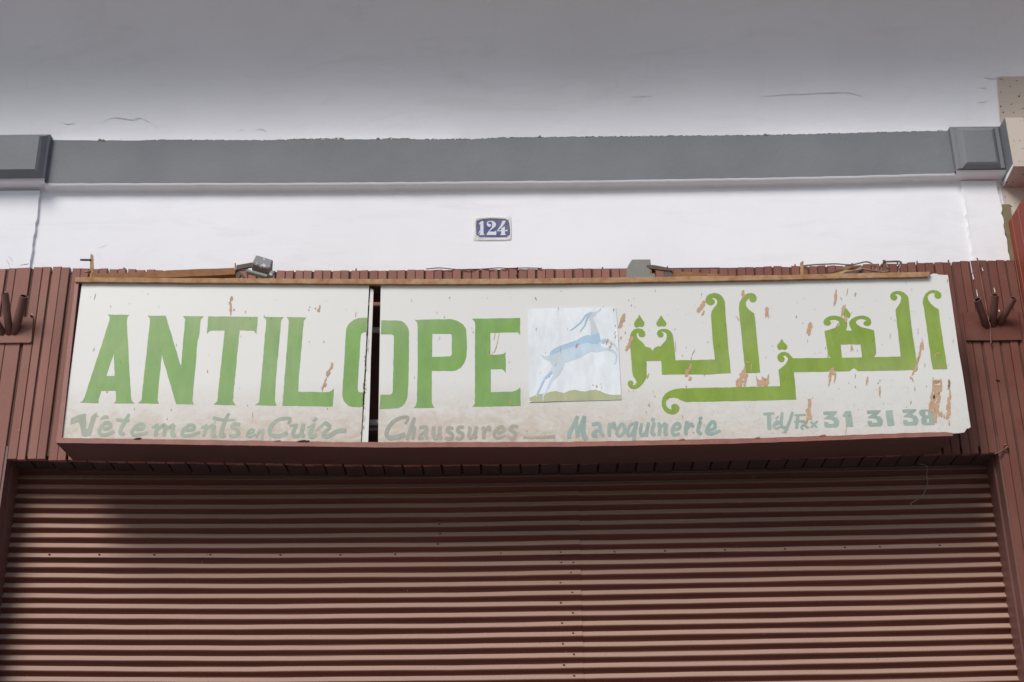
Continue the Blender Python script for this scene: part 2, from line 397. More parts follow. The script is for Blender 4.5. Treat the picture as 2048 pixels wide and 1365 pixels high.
def capblock(name, pxl, pxr, ytop, ybot, panel, part):
    """pilaster block of the band: flange and raised panel with sloped sides"""
    z1 = U((pxl+pxr)/2, ytop, YC).z; z0 = U((pxl+pxr)/2, ybot, YC).z
    xl, xr = pxl_x(pxl, YC), pxl_x(pxr, YC)
    b = MB(); e = .010
    b.add([(xl, YC+e, z0), (xr, YC+e, z0), (xr, YC+e, z1), (xl, YC+e, z1),
           (xl+e, YC, z0+.004), (xr-e, YC, z0+.004), (xr-e, YC, z1-e), (xl+e, YC, z1-e),
           (xl, .0, z0), (xr, .0, z0), (xr, .0, z1+.004), (xl, .0, z1+.004)],
          [(4, 5, 6, 7), (0, 1, 5, 4), (1, 2, 6, 5), (2, 3, 7, 6), (3, 0, 4, 7), (1, 9, 10, 2), (8, 0, 3, 11), (2, 10, 11, 3)])
    o = subroot(b.build(name, 'grey', part)); part = o
    ul = MB(); ul.add([(xl, YC+e, z0-.0005), (xr, YC+e, z0-.0005), (xr, .0, z0-.022), (xl, .0, z0-.022), (xl, YC+.02, z0-.011), (xr, YC+.02, z0-.011), (xr, -.012, z0-.013), (xl, -.012, z0-.013)],
                      [(0, 4, 5, 1), (4, 7, 6, 5), (7, 3, 2, 6)])
    ul.build('block_underside', 'white', part)
    l_, r_, t_, b_, dp = panel
    pl = MB(); x0, x2 = pxl_x(l_, YP), pxl_x(r_, YP); zt = U(r_, t_, YP).z; zb = U(r_, b_, YP).z; s = .022
    yp = YC-dp
    pl.add([(x0, yp, zb), (x2, yp, zb), (x2, yp, zt), (x0, yp, zt),
            (x0-s*.4, yp+dp*.3, zb-s*.35), (x2+s*.4, yp+dp*.3, zb-s*.35), (x2+s*.4, yp+dp*.3, zt+s*.3), (x0-s*.4, yp+dp*.3, zt+s*.3),
            (x0-s, YC+.001, zb-s), (x2+s, YC+.001, zb-s), (x2+s, YC+.001, zt+s), (x0-s, YC+.001, zt+s)],
           [(0, 1, 2, 3), (4, 5, 1, 0), (5, 6, 2, 1), (6, 7, 3, 2), (7, 4, 0, 3), (8, 9, 5, 4), (9, 10, 6, 5), (10, 11, 7, 6), (11, 8, 4, 7)])
    pl.build('raised_panel', 'grey', part)
def pxl_x(px, Y, y=320): return U(px, y, Y).x
capblock('pilaster_block', -260, 92, 268.5, 356, (-230, 71, 271, 337, .034), fac)
capblock('pilaster_block', 1911, 2012, 251, 338, (1938, 1997, 254, 318, .017), fac)

# loose plaster and grime where the band meets the upper wall
def ragged(name, x0, x1, ytab, h0, h1, mat, Y, step=3.2, parent=band, gap=.0):
    lo = []; hi = []; x = x0; mbx = MB()
    while x < x1:
        y = lerp(ytab, x); lo.append(U(x, y+.8, Y)); hi.append(U(x, y-rnd.uniform(h0, h1), Y-.001)); x += step*rnd.uniform(.6, 1.6)
    k = len(lo); vv = lo+hi+[p+Vector((0, .03, .004)) for p in hi]
    ff = [(i, i+1, k+i+1, k+i) for i in range(k-1) if rnd.random() >= gap]+[(k+i, k+i+1, 2*k+i+1, 2*k+i) for i in range(k-1) if rnd.random() >= gap]
    return link(name, vv, ff, mat, parent)
ragged('peeling_plaster', 104, 245, TOP, 2.5, 6.0, 'white', YB+.004)
ragged('peeling_plaster', 240, 560, TOP, .8, 3.2, 'white', YB+.004)
ragged('peeling_plaster', 560, 920, TOP, 1.0, 6.5, 'white', YB+.004)
ragged('grime_line', 300, 640, TOP, .2, 1.6, 'crack', YB+.0025, gap=.35)
ragged('grime_line', 555, 690, TOP, .4, 3.2, 'olive', YB+.0025, gap=.25)
ragged('grime_line', 765, 830, TOP, .6, 3.6, 'olive', YB+.0025, gap=.2)
ragged('grime_line', 850, 945, TOP, .8, 2.6, 'crack', YB+.0025, gap=.3)
ragged('grime_line', 950, 1890, TOP, .1, 1.6, 'crack', YB+.0025, gap=.5)
ragged('peeling_plaster', 1500, 1900, TOP, .8, 3.0, 'white', YB+.004)
for cx_, cy_, s_ in ((199, 280, 4), (206, 281, 3.5), (1080, 273, 3), (1174, 274, 2), (1531, 269.5, 3.5), (1901, 261, 5), (1905, 264, 5), (756, 277, 3)):
    flat('plaster_flake', [[(cx_+s_*rnd.uniform(.4, 1)*math.cos(a)*1.3, cy_+s_*rnd.uniform(.3, .8)*math.sin(a)) for a in [k*.7 for k in range(9)]]], YB-.002, .01, 'crack', band)
def on_cove(px, py):
    Y = 0.0
    for _ in range(25):
        dz = max(0.0, U(px, py, Y).z-ZV)
        Y = .5*Y+.5*(-rc+math.sqrt(max(rc*rc-dz*dz, 1e-4)))
    return Y-.0025
def crackline(pts, w_, mat, Y, zm=lambda u, v: (u, v)):
    q = smoothpath(pts, 6); q = [(a+rnd.uniform(-.5, .5), b+rnd.uniform(-.5, .5)) for a, b in q]
    k = len(q); A = []; B = []
    for i, (a, b) in enumerate(q):
        ww = w_*(.25+.75*math.sin(math.pi*i/(k-1)))*rnd.uniform(.5, 1.2)
        yy = on_cove(a, b) if Y is None else Y
        A.append(U(*zm(a, b-ww), yy)); B.append(U(*zm(a, b+ww), yy))
    return link('hairline_crack', A+B, [(i, k+i, k+i+1, i+1) for i in range(k-1)], mat, fac)
for pts, w_ in (([(202, 246), (218, 237), (240, 236), (262, 239), (280, 236), (296, 243), (318, 256)], .8), ([(226, 234), (252, 238), (275, 241)], .6),
                ([(120, 244), (135, 248), (148, 246), (148, 251)], .9), ([(478, 265), (482, 259), (488, 262)], .6), ([(508, 262), (520, 258), (532, 264), (536, 276)], .7),
                ([(427, 262), (430, 268)], .6), ([(1520, 192), (1590, 188), (1690, 185), (1728, 194)], .8), ([(1260, 193), (1310, 191)], .5),
                ([(1955, 205), (1968, 203), (1975, 201)], .8), ([(1967, 153), (1985, 157), (2008, 152)], 1.2), ([(1958, 175), (1975, 176)], .7)):
    crackline(pts, w_*.75, 'faintcrack', None)
for pts, w_ in (([(13, 520), (17, 527), (19, 535)], .7), ([(17, 512), (24, 522), (26, 531)], .6), ([(40, 531), (58, 528)], .6)):
    crackline(pts, w_, 'crack', -.0148)
for pts, w_ in (([(198, 496), (205, 494), (215, 488)], .4), ([(193, 506), (200, 514), (205, 524)], .4)):
    crackline(pts, w_, 'faintcrack', -.0008)
crackline([(1933, 275), (1933, 300), (1929, 315), (1930, 325), (1923, 332)], 1.0, 'crack', YC-.0015)
crackline([(1905, 270), (1909, 300), (1914, 335), (1915, 347)], 1.6, 'crack', YB-.002)
crackline([(1928, 374), (1933, 410), (1938, 450), (1946, 505)], .7, 'crack', -.0152)

# ------------------------------------------------------------------ neighbour on the right
nb = thing('neighbouring_building', 'beige speckled plaster corner of the next building at the right edge', 'building', (2.6, 0, 0))
mb = MB(); xe = U(2000, 235, -.003).x
cv = [(0.0, 4.9)]+COVE
def prow(y, z): 
    q = Vector((2.1, y, z))-CAM; return CY-F_PX*q.dot(up)/q.dot(fwd)
cv = [c_ for c_ in cv if prow(*c_) > 150]
k0 = len(cv)
mb.add([(xe-.012*i/max(k0-1, 1)+rnd.uniform(-.002, .002), y-.004, z) for i, (y, z) in enumerate(cv)]+[(8, y-.004, z) for (y, z) in cv], [(i, k0+i, k0+i+1, i+1) for i in range(k0-1)])
mb.add([(XR-.01, -.003, 4.2), (8, -.003, 4.2), (8, -.003, 4.9), (XR-.01, -.003, 4.9)], [(0, 1, 2, 3)])
mb.add([(2.2, -.003, 0), (8, -.003, 0), (8, -.003, 4.2), (2.2, -.003, 4.2)], [(0, 1, 2, 3)])
mb.build('wall', 'tan', nb)
YN = -.155
p = U(2009, 236, YN); q = U(2028, 333, YN); x0 = (p.x+q.x)/2
mb = MB(); mb.add([(x0, YN, q.z), (8, YN, q.z), (8, YN, p.z), (x0, YN, p.z), (x0, 0, q.z-.012), (8, 0, q.z-.012), (8, 0, p.z+.01), (x0, 0, p.z+.01)],
                  [(0, 1, 2, 3), (0, 4, 5, 1), (3, 2, 6, 7)])
mb.build('cornice_block', 'tan', nb)
mb = MB(); mb.add([(x0-.0005, YN, q.z+.012), (x0-.0005, YN, p.z), (x0-.0005, 0, p.z+.01), (x0-.0005, 0, q.z+.012)], [(0, 1, 2, 3)])
mb.build('painted_block_side', 'grey', nb)
mb = MB(); mb.add([(x0-.0005, YN, q.z), (x0-.0005, YN, q.z+.012), (x0-.0005, 0, q.z+.012), (x0-.0005, 0, q.z-.012)], [(0, 1, 2, 3)])
mb.build('white_block_edge', 'white', nb)
mb = MB(); a = U(2003, 415, -.016).x; zt = U(2005, 408, -.016).z
for i in range(12):
    z0 = 4.46+(zt-4.46)*i/12; z1 = 4.46+(zt-4.46)*(i+1)/12
    mb.box(a+rnd.uniform(-.003, .003), XR+.012+rnd.uniform(-.003, .003), -.012, .0, z0, z1)
mb.build('bare_plaster_edge', 'olive', nb)
rx = U(2015, 448, 0).x; rz = U(2015, 448, 0).z
rb = thing('neighbour_sign_box', 'plain red box flank cut by the right edge under the beige wall', 'sign box', (rx+.5, -.15, 3.0))
mb = MB(); mb.box(rx, 4.0, -.32, -.004, 3.72, rz); mb.build('box_body', 'red', rb)
for k in range(3):
    mb = MB(); yy = -.06-.085*k; mb.box(rx-.0022, rx+.001, yy-.002, yy+.002, 3.73, rz-.002); mb.build('seam', 'frame', rb)

# ------------------------------------------------------------------ plank cladding around the sign
YW = -.03
ZC = 3.64
cl = thing('plank_cladding', 'red-brown vertical plank cladding behind the sign and around the shutter', 'cladding', (0, -.02, ZC))
CT = [(-60, 537), (0, 536.5), (60, 536), (69, 533), (105, 533.5), (145, 535), (175, 536), (200, 537), (300, 539), (400, 541), (500, 541), (600, 540.5), (740, 540), (900, 538.5), (1024, 537.5), (1100, 537), (1250, 537.5), (1445, 538), (1475, 534.5), (1560, 532), (1640, 531), (1700, 529.5), (1760, 527), (1840, 525), (1900, 523), (1960, 519.5), (2030, 518.5)]
CB = [(-40, 918), (16, 918), (150, 921), (740, 930), (1000, 928), (1880, 907), (1996, 906), (2060, 905)]
planks = [(-95, -61), (-58, -24), (-21, -6), (-5.3, 12), (18, 32), (32.6, 61.5), (67.5, 85), (85.7, 101), (105.5, 122.3), (123, 139.5)]
x = 145.0
while x < 2030:
    per = 37.2 if x < 1200 else 36.0
    gr = rnd.uniform(3.4, 5.0); md = rnd.uniform(-.6, .6)
    planks += [(x, x+(per-gr)/2+md-.35), (x+(per-gr)/2+md+.35, x+per-gr)]
    x += per
for i, (a, b) in enumerate(planks):
    xm = (a+b)/2
    zt = U(xm, lerp(CT, xm)+rnd.uniform(-.9, .9), YW).z
    xa, xb = U(a, 538, YW).x, U(b, 538, YW).x
    jamb = xb < XOL+.01 or xa > XOR-.02
    if xb > rx: xb = rx-.001
    if xa > rx: continue
    pxb = (xa/ (U(2048, 912, YW).x-U(0, 912, YW).x))*2048+1024
    zb = U(pxb, lerp(CB, pxb), YW).z+rnd.uniform(-.002, .002)
    if jamb: zb = 0.14
    yf = YW+rnd.uniform(-.0018, .0018); bv = .0022; c = .0015
    mbp = MB(); t1 = rnd.uniform(-.002, .002)
    mbp.add([(xa, -.006, zb), (xb, -.006, zb), (xb, -.006, zt), (xa, -.006, zt),
             (xa, yf+bv, zb), (xb, yf+bv, zb), (xb, yf+bv, zt-c+t1), (xa, yf+bv, zt-c),
             (xa+bv, yf, zb), (xb-bv, yf, zb), (xb-bv, yf, zt-.002-c+t1), (xa+bv, yf, zt-.002-c)],
            [(8, 9, 10, 11), (4, 5, 9, 8), (5, 6, 10, 9), (6, 7, 11, 10), (7, 4, 8, 11), (0, 1, 5, 4), (1, 2, 6, 5), (2, 3, 7, 6), (3, 0, 4, 7)])
    mbp.build('plank', 'wood', cl)
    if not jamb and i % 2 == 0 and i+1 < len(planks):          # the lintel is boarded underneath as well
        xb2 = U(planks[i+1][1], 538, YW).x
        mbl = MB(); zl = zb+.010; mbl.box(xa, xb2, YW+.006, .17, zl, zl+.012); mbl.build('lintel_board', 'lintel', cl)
mb = MB()
mb.box(-2.4, XOL-.004, -.0215, -.005, .14, U(0, 538.5, -.0215).z)
mb.box(XOR+.004, rx, -.0215, -.005, .14, U(1990, 522.5, -.0215).z)
xc = U(1440, 538, -.0215).x
mb.box(XOL-.003, xc, -.0215, -.005, 3.66, U(700, 543, -.0215).z)
mb.box(xc+.0005, XOR+.003, -.0215, -.005, 3.66, U(1700, 533.5, -.0215).z)
mb.build('backing_board', 'groove', cl)
# reveals of the opening
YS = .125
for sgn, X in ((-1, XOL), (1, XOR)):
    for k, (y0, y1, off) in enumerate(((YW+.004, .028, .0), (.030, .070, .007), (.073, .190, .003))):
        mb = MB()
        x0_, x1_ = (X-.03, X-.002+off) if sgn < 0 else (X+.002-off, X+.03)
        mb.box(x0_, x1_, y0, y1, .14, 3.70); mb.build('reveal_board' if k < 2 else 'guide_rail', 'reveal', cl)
mb = MB(); mb.box(XOL-.03, XOR+.03, .175, .19, 3.4, 3.9); mb.build('lintel_back', 'dark', cl)
# nail heads and grit left on the plank tops
for px, py in ((248, 533.5), (712, 537), (1590, 530.5), (1704, 527), (1795, 520), (1834, 523.5), (1897, 521.5), (1035, 543), (1205, 538), (425, 540)):
    p = U(px, lerp(CT, px)-.6 if abs(py-lerp(CT, px)) < 9 else py, YW); mb = MB()
    mb.tube([p+Vector((0, .004, -.009)), p+Vector((0, 0, .001)), p+Vector((.001, -.003, .004))], [.0028, .0034, .002], 6); mb.build('nail', 'frame', cl)
p = U(1034, 551, YW-.003); mb = MB(); mb.tube([p, p+Vector((0, .01, 0))], .004, 8); mb.build('nail_hole', 'dark', cl)
p = U(1995, 761, YW-.003); mb = MB(); mb.tube([p+Vector((-.006, 0, .001)), p, p+Vector((.008, -.004, -.002))], .0022, 6); mb.build('nail', 'dark', cl)

# ------------------------------------------------------------------ rolling shutter
sh = thing('rolling_shutter', 'closed red-brown corrugated rolling shutter with dusty ridges and rivets', 'shutter', (0, YS, .14))
ZR0 = U(60, 995.7, YS).z; PITCHZ = .03994*1.001
SAG = [(-200, -3), (20, 0), (250, 1.6), (500, 2), (900, -1), (1300, -8), (1748, -16), (1996, -22), (2250, -27)]
zref = U(60, 1200, YS).z
def sagz(X):
    px = 1024+X/(U(2048, 1150, YS).x-U(0, 1150, YS).x)*2048
    return U(px, 1200+lerp(SAG, px), YS).z-zref
AMP = .0068
XSEAM = U(1157, 1200, YS).x
NP = 12
def slat(zc, x0, x1, dy, nxs, row):
    v = []; f = []
    ph = rnd.uniform(0, 6)
    for i in range(nxs+1):
        X = x0+(x1-x0)*i/nxs; dz = sagz(X)
        wob = .0007*math.sin(X*5+ph)+.0003*math.sin(X*17+ph*2)+.0002*math.sin(X*41+ph*3)
        for k in range(NP+1):
            t = k/NP; a = (t-.5)*2*math.pi
            yy = YS-AMP*math.cos(a)+dy
            v.append((X, yy-(wob if 0 < k < NP else 0), zc+dz+(t-.5)*PITCHZ+(wob*.7)))
    w_ = NP+1
    f = [(i*w_+k, (i+1)*w_+k, (i+1)*w_+k+1, i*w_+k+1) for i in range(nxs) for k in range(NP)]
    return link('slat', v, f, 'shutter', sh, True)
XA, XZ = XOL-.005, XOR+.005
# rows seen in the photograph and down to the pavement
row = 0
zc0 = ZR0-.004
rows = []
for r_ in range(-5, 27):
    zc = zc0-r_*PITCHZ
    slat(zc, XA, XSEAM+.012, 0, 36, r_)
    slat(zc-.0006, XSEAM, XZ, .0022, 24, r_)
    rows.append(zc)
mb = MB(); zend = zc0-26.5*PITCHZ
kk = 0; v = []; f = []; npt = 0
zz_ = zend; prof3 = []
while zz_ > .16:
    prof3.append((YS+AMP, zz_)); prof3.append((YS-AMP, zz_-PITCHZ/2)); zz_ -= PITCHZ
mb.add([(X, y, z) for (y, z) in prof3 for X in (XA, XZ)], [(2*i, 2*i+2, 2*i+3, 2*i+1) for i in range(len(prof3)-1)])
lo = mb.build('lower_curtain', 'shutter', sh); lo['kind'] = 'stuff'
mb = MB(); mb.box(XA, XZ, YS+.03, YS+.034, .14, 3.9); mb.build('curtain_back', 'dark', sh)
def rivet(px, py):
    p = U(px, py, YS-AMP*.80)
    v = []; f = []; r0 = .0036
    for j, (rr, hh) in enumerate(((1, 0), (.85, .0010), (.45, .0018))):
        v += [p+Vector((rr*r0*math.cos(a), -hh, rr*r0*math.sin(a))) for a in [k*math.pi/4 for k in range(8)]]
    f = [(j*8+k, j*8+(k+1) % 8, (j+1)*8+(k+1) % 8, (j+1)*8+k) for j in range(2) for k in range(8)]+[tuple(16+k for k in range(8))]
    # a little peg joins the head to the sheet
    b = len(v); v += [p+Vector((r0*math.cos(a), .012, r0*math.sin(a))) for a in [k*math.pi/4 for k in range(8)]]
    f += [(b+k, b+(k+1) % 8, (k+1) % 8, k) for k in range(8)]
    link('rivet', v, f, 'shutter', sh, True)
zq = Zm(900, 1080, 4.79)
for u, v_ in ((1065, 213), (1180, 213), (1158, 310), (1057, 408), (1170, 500), (1060, 597), (1175, 693), (1072, 793), (1178, 888), (1080, 990), (1185, 1090), (1090, 1192), (1187, 1295), (485, 125), (1060, 115), (1575, 110)):
    rivet(*zq(u, v_))
zq = Zm(0, 1080, 4.096)
for u, v_ in ((400, 115), (810, 117), (1260, 117), (1720, 117)): rivet(*zq(u, v_))
for px, py in ((560, 1109), (680, 1109), (790, 1108), (1330, 1101), (1450, 1099), (1570, 1097), (1690, 1094), (1760, 1093), (1880, 1090), (875, 1087), (880, 1067), (878, 1047)): rivet(px, py)
# lap joint of the two sheets, a dark open seam along one crest
v = []; f = []; xs2 = [XOL+.03+(XOR-XOL-.06)*i/140 for i in range(141)]
zs_ = zc0-6*PITCHZ
for X in xs2:
    ww = .0011*max(.05, math.sin(X*3.1)+.35*math.sin(X*9.7)+rnd.uniform(-.3, .3))
    zt_ = zs_+sagz(X)-.0022
    v += [(X, YS-AMP-.0016, zt_+ww), (X, YS-AMP-.0016, zt_-ww)]
f = [(2*i, 2*i+1, 2*i+3, 2*i+2) for i in range(140)]
link('lap_seam', v, f, 'dark', sh)

# ------------------------------------------------------------------ the shop sign
YF = -.24
sg = thing('shop_sign', 'long white lightbox sign with green lettering and antelope picture above the shutter', 'sign', (0, -.13, 3.63))
# rusty rail along the top
RT = [(150, 554.5), (300, 556), (600, 557.8), (740, 558.5), (1000, 558), (1200, 555.8), (1560, 550.6), (1660, 548), (1860, 544)]
RBt = [(150, 563.7), (300, 565), (600, 567), (740, 568), (1000, 568), (1200, 565.7), (1560, 559.6), (1660, 557), (1860, 553.6)]
v = []; pp = [150+(1860-150)*i/70 for i in range(71)]
for x in pp:
    a, b = U(x, lerp(RT, x)+rnd.uniform(-.4, .4), YF-.016), U(x, lerp(RBt, x)+rnd.uniform(-.3, .3), YF-.016)
    if x > 1852: a.z -= .0; b.x -= .006
    v += [a, b, Vector((b.x, YF+.004, b.z+.001)), Vector((a.x, -.05, a.z))]
f = []
for i in range(70):
    k = 4*i; f += [(k, k+1, k+5, k+4), (k+1, k+2, k+6, k+5), (k+3, k, k+4, k+7)]
f += [(0, 3, 2, 1), (280, 281, 282, 283)]
link('top_rail', v, f, 'rust', sg)
# lower ledge
LT = [(112, 876), (420, 880.3), (700, 884.7), (757, 885.2), (1120, 884.4), (1460, 878), (1510, 876.9), (1898, 863.8), (1906, 866)]
LB = [(112, 886), (420, 890.4), (700, 894.5), (757, 895.2), (1120, 894), (1460, 888), (1510, 886.3), (1906, 872)]
v = []; pp = [112+(1906-112)*i/110 for i in range(111)]
fl = []; bk = []
for x in pp:
    a, b = U(x, lerp(LT, x)+rnd.uniform(-.8, .6), YF-.012), U(x, lerp(LB, x)+rnd.uniform(-.3, .3), YF-.012)
    v += [a, b, Vector((a.x, YF+.003, a.z+.002))]; fl.append(b)
link('ledge', v, [(3*i, 3*i+1, 3*i+4, 3*i+3) for i in range(110)]+[(3*i, 3*i+3, 3*i+5, 3*i+2) for i in range(110)], 'frame', sg)
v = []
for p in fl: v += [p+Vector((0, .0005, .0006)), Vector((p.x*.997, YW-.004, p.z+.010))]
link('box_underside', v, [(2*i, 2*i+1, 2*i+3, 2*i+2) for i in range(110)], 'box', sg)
xl, xr = U(112, 886, YF-.012).x, U(1906, 872, YF-.012).x
zt = U(1000, 560, YF).z; zbm = 3.645
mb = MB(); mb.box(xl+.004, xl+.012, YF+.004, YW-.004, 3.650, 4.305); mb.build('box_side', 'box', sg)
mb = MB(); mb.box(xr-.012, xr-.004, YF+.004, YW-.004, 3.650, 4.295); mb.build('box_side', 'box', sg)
mb = MB(); mb.box(xl+.014, xr-.014, YW-.010, YW-.006, 3.645, 4.312); mb.build('box_back', 'inner', sg)
# red flange at the left
P = lambda x, y: U(x, y, YF-.009)
mb = MB(); fr = [P(150.5, 562), P(112, 886), P(123, 878), P(157.5, 564)]
mb.hexa([fr[0], fr[1], fr[2], fr[3]], [q+Vector((0, .03, 0)) for q in fr]); mb.build('side_flange', 'frame', sg)
mb = MB(); fr = [P(157, 563), P(121, 880), P(128, 880), P(168, 563)]
mb.hexa([q+Vector((0, .02, 0)) for q in fr], [q+Vector((0, .03, 0)) for q in fr]); mb.build('gap_lining', 'inner', sg)
# white sheets
def jag(pts, n=6, a=.25):
    out = []
    for (p, q) in zip(pts, pts[1:]+pts[:1]):
        for k in range(n): out.append((p[0]+(q[0]-p[0])*k/n+rnd.uniform(-a, a), p[1]+(q[1]-p[1])*k/n+rnd.uniform(-a, a)))
    return out
shl = flat('sign_sheet', [jag([(164.6, 562.5), (124, 878), (420, 882.5), (721.5, 887), (738.5, 566)])], YF, .005, 'panel', sg)
shr = flat('sign_sheet', [jag([(761.5, 566), (756, 887), (1120, 886.5), (1460, 880), (1880, 866.5)], 5)[:-5] +
      [(1880, 867), (1906, 867.2), (1918, 866.5), (1928.8, 865), (1932, 860), (1934, 857.5), (1938, 857), (1941.4, 854.3), (1936, 820), (1932, 790), (1925, 745), (1917, 700), (1910, 650), (1903, 600), (1899, 575), (1897, 558), (1895.4, 550.2), (1886, 550.4), (1876, 549.5), (1873, 547.8), (1866, 547.6), (1862, 549.5), (1700, 553), (1400, 559.5), (1200, 563), (1000, 565.5)]], YF, .005, 'panel', sg)
subroot(shl); subroot(shr)
def sheet_of(px): return shl if px < 750 else shr
flat('joint_strip', [[(740.5, 578), (743, 577.5), (747, 581), (741.5, 720), (739.5, 800), (736, 886), (723, 886), (729, 800), (734, 700)]], YF+.006, .012, 'strip', sg)
# tubes inside the lightbox
for py, yd in ((661, -.15), (846, -.15), (857, -.12)):
    a = U(752, py, yd); mb = MB(); mb.tube([(xl+.06, yd, a.z), (xr-.06, yd, a.z)], .013 if py != 857 else .010, 12); mb.build('fluorescent_tube', 'tube', sg, True)

LY = YF-.0005
A = Zm(100, 500, 3.25); B = Zm(400, 500, 3.25); C = Zm(680, 500, 3.25); E = Zm(1220, 560, 4.55); F2 = Zm(1560, 560, 2048/360); F1 = Zm(1560, 530, 3.5925); G = Zm(1030, 590, 5.6875)
def Zp(z, pts): return [z(*p) for p in pts]
def hand(lp, step=7.0, a=.38):
    out = []
    for (p, q) in zip(lp, lp[1:]+lp[:1]):
        k = max(1, int(math.hypot(q[0]-p[0], q[1]-p[1])/step))
        for i in range(k):
            j = a if i else 0.0
            out.append((p[0]+(q[0]-p[0])*i/k+rnd.uniform(-j, j), p[1]+(q[1]-p[1])*i/k+rnd.uniform(-j, j)))
    return out
def letter(loops, mat, Y=LY): return flat('letter', [hand(list(q)) for q in loops], Y, .0004, mat, sheet_of(loops[0][0][0]))
letter([Zp(A, [(375,421),(516,423),(503,437),(499,470),(525,940),(530,978),(548,999),(417,998),(429,980),(427,917),(333,917),(314,975),(316,997),(192,993),(212,983),(223,962),(386,460),(388,437)]), Zp(A, [(414,676),(366,819),(420,819)])], 'green_l')
letter([Zp(A, [(633,428),(752,428),(851,757),(879,452),(862,431),(998,432),(979,455),(967,570),(959,588),(956,622),(945,765),(941,800),(925,982),(936,1005),(820,1003),(726,683),(698,972),(708,1000),(570,997),(594,978),(650,458),(648,445)])], 'green_l')
letter([Zp(B, [(53,433),(376,436),(367,548),(350,528),(335,525),(257,524),(213,980),(232,1010),(87,1007),(112,985),(160,524),(75,525),(60,530),(45,546)])], 'green_l')
letter([Zp(B, [(410,436),(545,437),(528,458),(508,690),(502,720),(500,760),(489,900),(487,985),(498,1014),(356,1010),(384,990),(388,935),(395,880),(405,760),(430,462),(427,450)])], 'green_l')
letter([Zp(B, [(562,437),(692,440),(674,462),(648,765),(644,800),(638,922),(790,926),(835,925),(855,915),(871,902),(862,1020),(535,1013),(540,960),(577,470),(575,455)])], 'green_l')
letter([Zp(B, [(1090,441),(1030,444),(1000,455),(968,480),(952,510),(948,540),(935,760),(925,930),(926,955),(935,985),(960,1010),(990,1022),(1040,1023),(1057,1018),(1062,926),(1042,927),(1030,922),(1025,910),(1029,820),(1045,560),(1050,545),(1062,537),(1086,536)])], 'green_l')
letter([Zp(C, [(268,458),(370,459),(400,463),(425,480),(443,508),(448,530),(447,760),(441,930),(436,965),(420,1000),(400,1020),(375,1030),(256,1036),(262,942),(325,942),(338,935),(343,920),(350,575),(350,560),(338,550),(265,549)])], 'green_l')
letter([Zp(C, [(485,455),(720,450),(765,463),(800,485),(820,515),(825,640),(822,690),(808,735),(785,765),(755,783),(738,787),(597,787),(596,985),(600,1005),(614,1027),(477,1029),(492,1012),(500,985),(505,700),(504,490),(500,472)]), Zp(C, [(600,546),(715,546),(727,555),(727,680),(715,693),(598,696)])], 'green_l')
letter([Zp(C, [(857,449),(1170,443),(1171,556),(1160,540),(1150,536),(978,540),(977,683),(1040,680),(1060,677),(1076,665),(1077,800),(1066,785),(1050,775),(980,777),(980,926),(1120,922),(1150,912),(1172,895),(1174,1015),(862,1021),(877,1000),(878,480),(874,465)])], 'green_l')
def sm(pts): return smoothpath(list(pts)+[pts[0]], 3)[:-1]
for z, pts in ((E, [(266,315),(290,355),(312,385),(313,410),(300,428),(280,430),(268,424),(255,432),(235,436),(222,420),(219,395),(235,365),(255,345)]),
               (E, [(465,323),(488,358),(511,388),(514,405),(503,422),(485,427),(470,420),(455,426),(435,425),(424,412),(422,390),(440,362)]),
               (E, [(1563,536),(1585,570),(1612,598),(1615,620),(1600,637),(1580,638),(1567,630),(1550,640),(1530,634),(1520,610),(1525,590),(1545,565)]),
               (F2, [(745,315),(775,350),(803,385),(800,415),(785,437),(765,432),(745,425),(725,415),(722,395),(730,360)])):
    flat('letter_mark', [Zp(z, pts)], LY, .0004, 'green_r', shr)
letter([Zp(E, [(180,540),(183,505),(195,475),(220,450),(258,441),(295,450),(318,475),(323,500),(312,518),(290,524),(268,518),(257,503),(262,489),(245,485),(243,510),(255,535),(295,568),(312,590),(322,610),(345,612),(370,622),(387,645),(400,625),(420,610),(440,604),(460,607),(472,590),(505,555),(517,520),(515,495),(500,478),(478,472),(462,474),(483,484),(488,505),(480,520),(462,526),(440,520),(428,500),(428,480),(440,460),(470,447),(505,446),(535,455),(560,478),(572,505),(580,560),(597,733),(955,726),(935,560),(919,320),(925,285),(945,255),(970,225),(977,200),(968,178),(948,166),(925,167),(945,180),(955,195),(950,215),(935,230),(915,233),(890,225),(873,205),(868,180),(880,150),(905,130),(950,119),(985,126),(1015,145),(1035,175),(1045,200),(1050,300),(1075,600),(1100,850),(1000,855),(900,862),(473,863),(465,738),(332,740),(335,880),(325,905),(300,945),(270,975),(240,993),(215,997),(185,988),(165,965),(160,940),(168,922),(190,915),(208,925),(215,945),(203,962),(230,955),(242,935),(235,912),(210,875),(204,850),(190,680),(186,630),(182,580)])], 'green_r')
letter([Zp(E, [(1173,260),(1178,210),(1195,175),(1225,140),(1250,124),(1290,119),(1320,132),(1335,160),(1333,185),(1318,203),(1295,206),(1278,198),(1268,185),(1270,168),(1255,178),(1240,195),(1235,215),(1240,240),(1265,272),(1312,305),(1325,400),(1345,620),(1367,845),(1235,850),(1215,680),(1195,480),(1178,330)])], 'green_r')
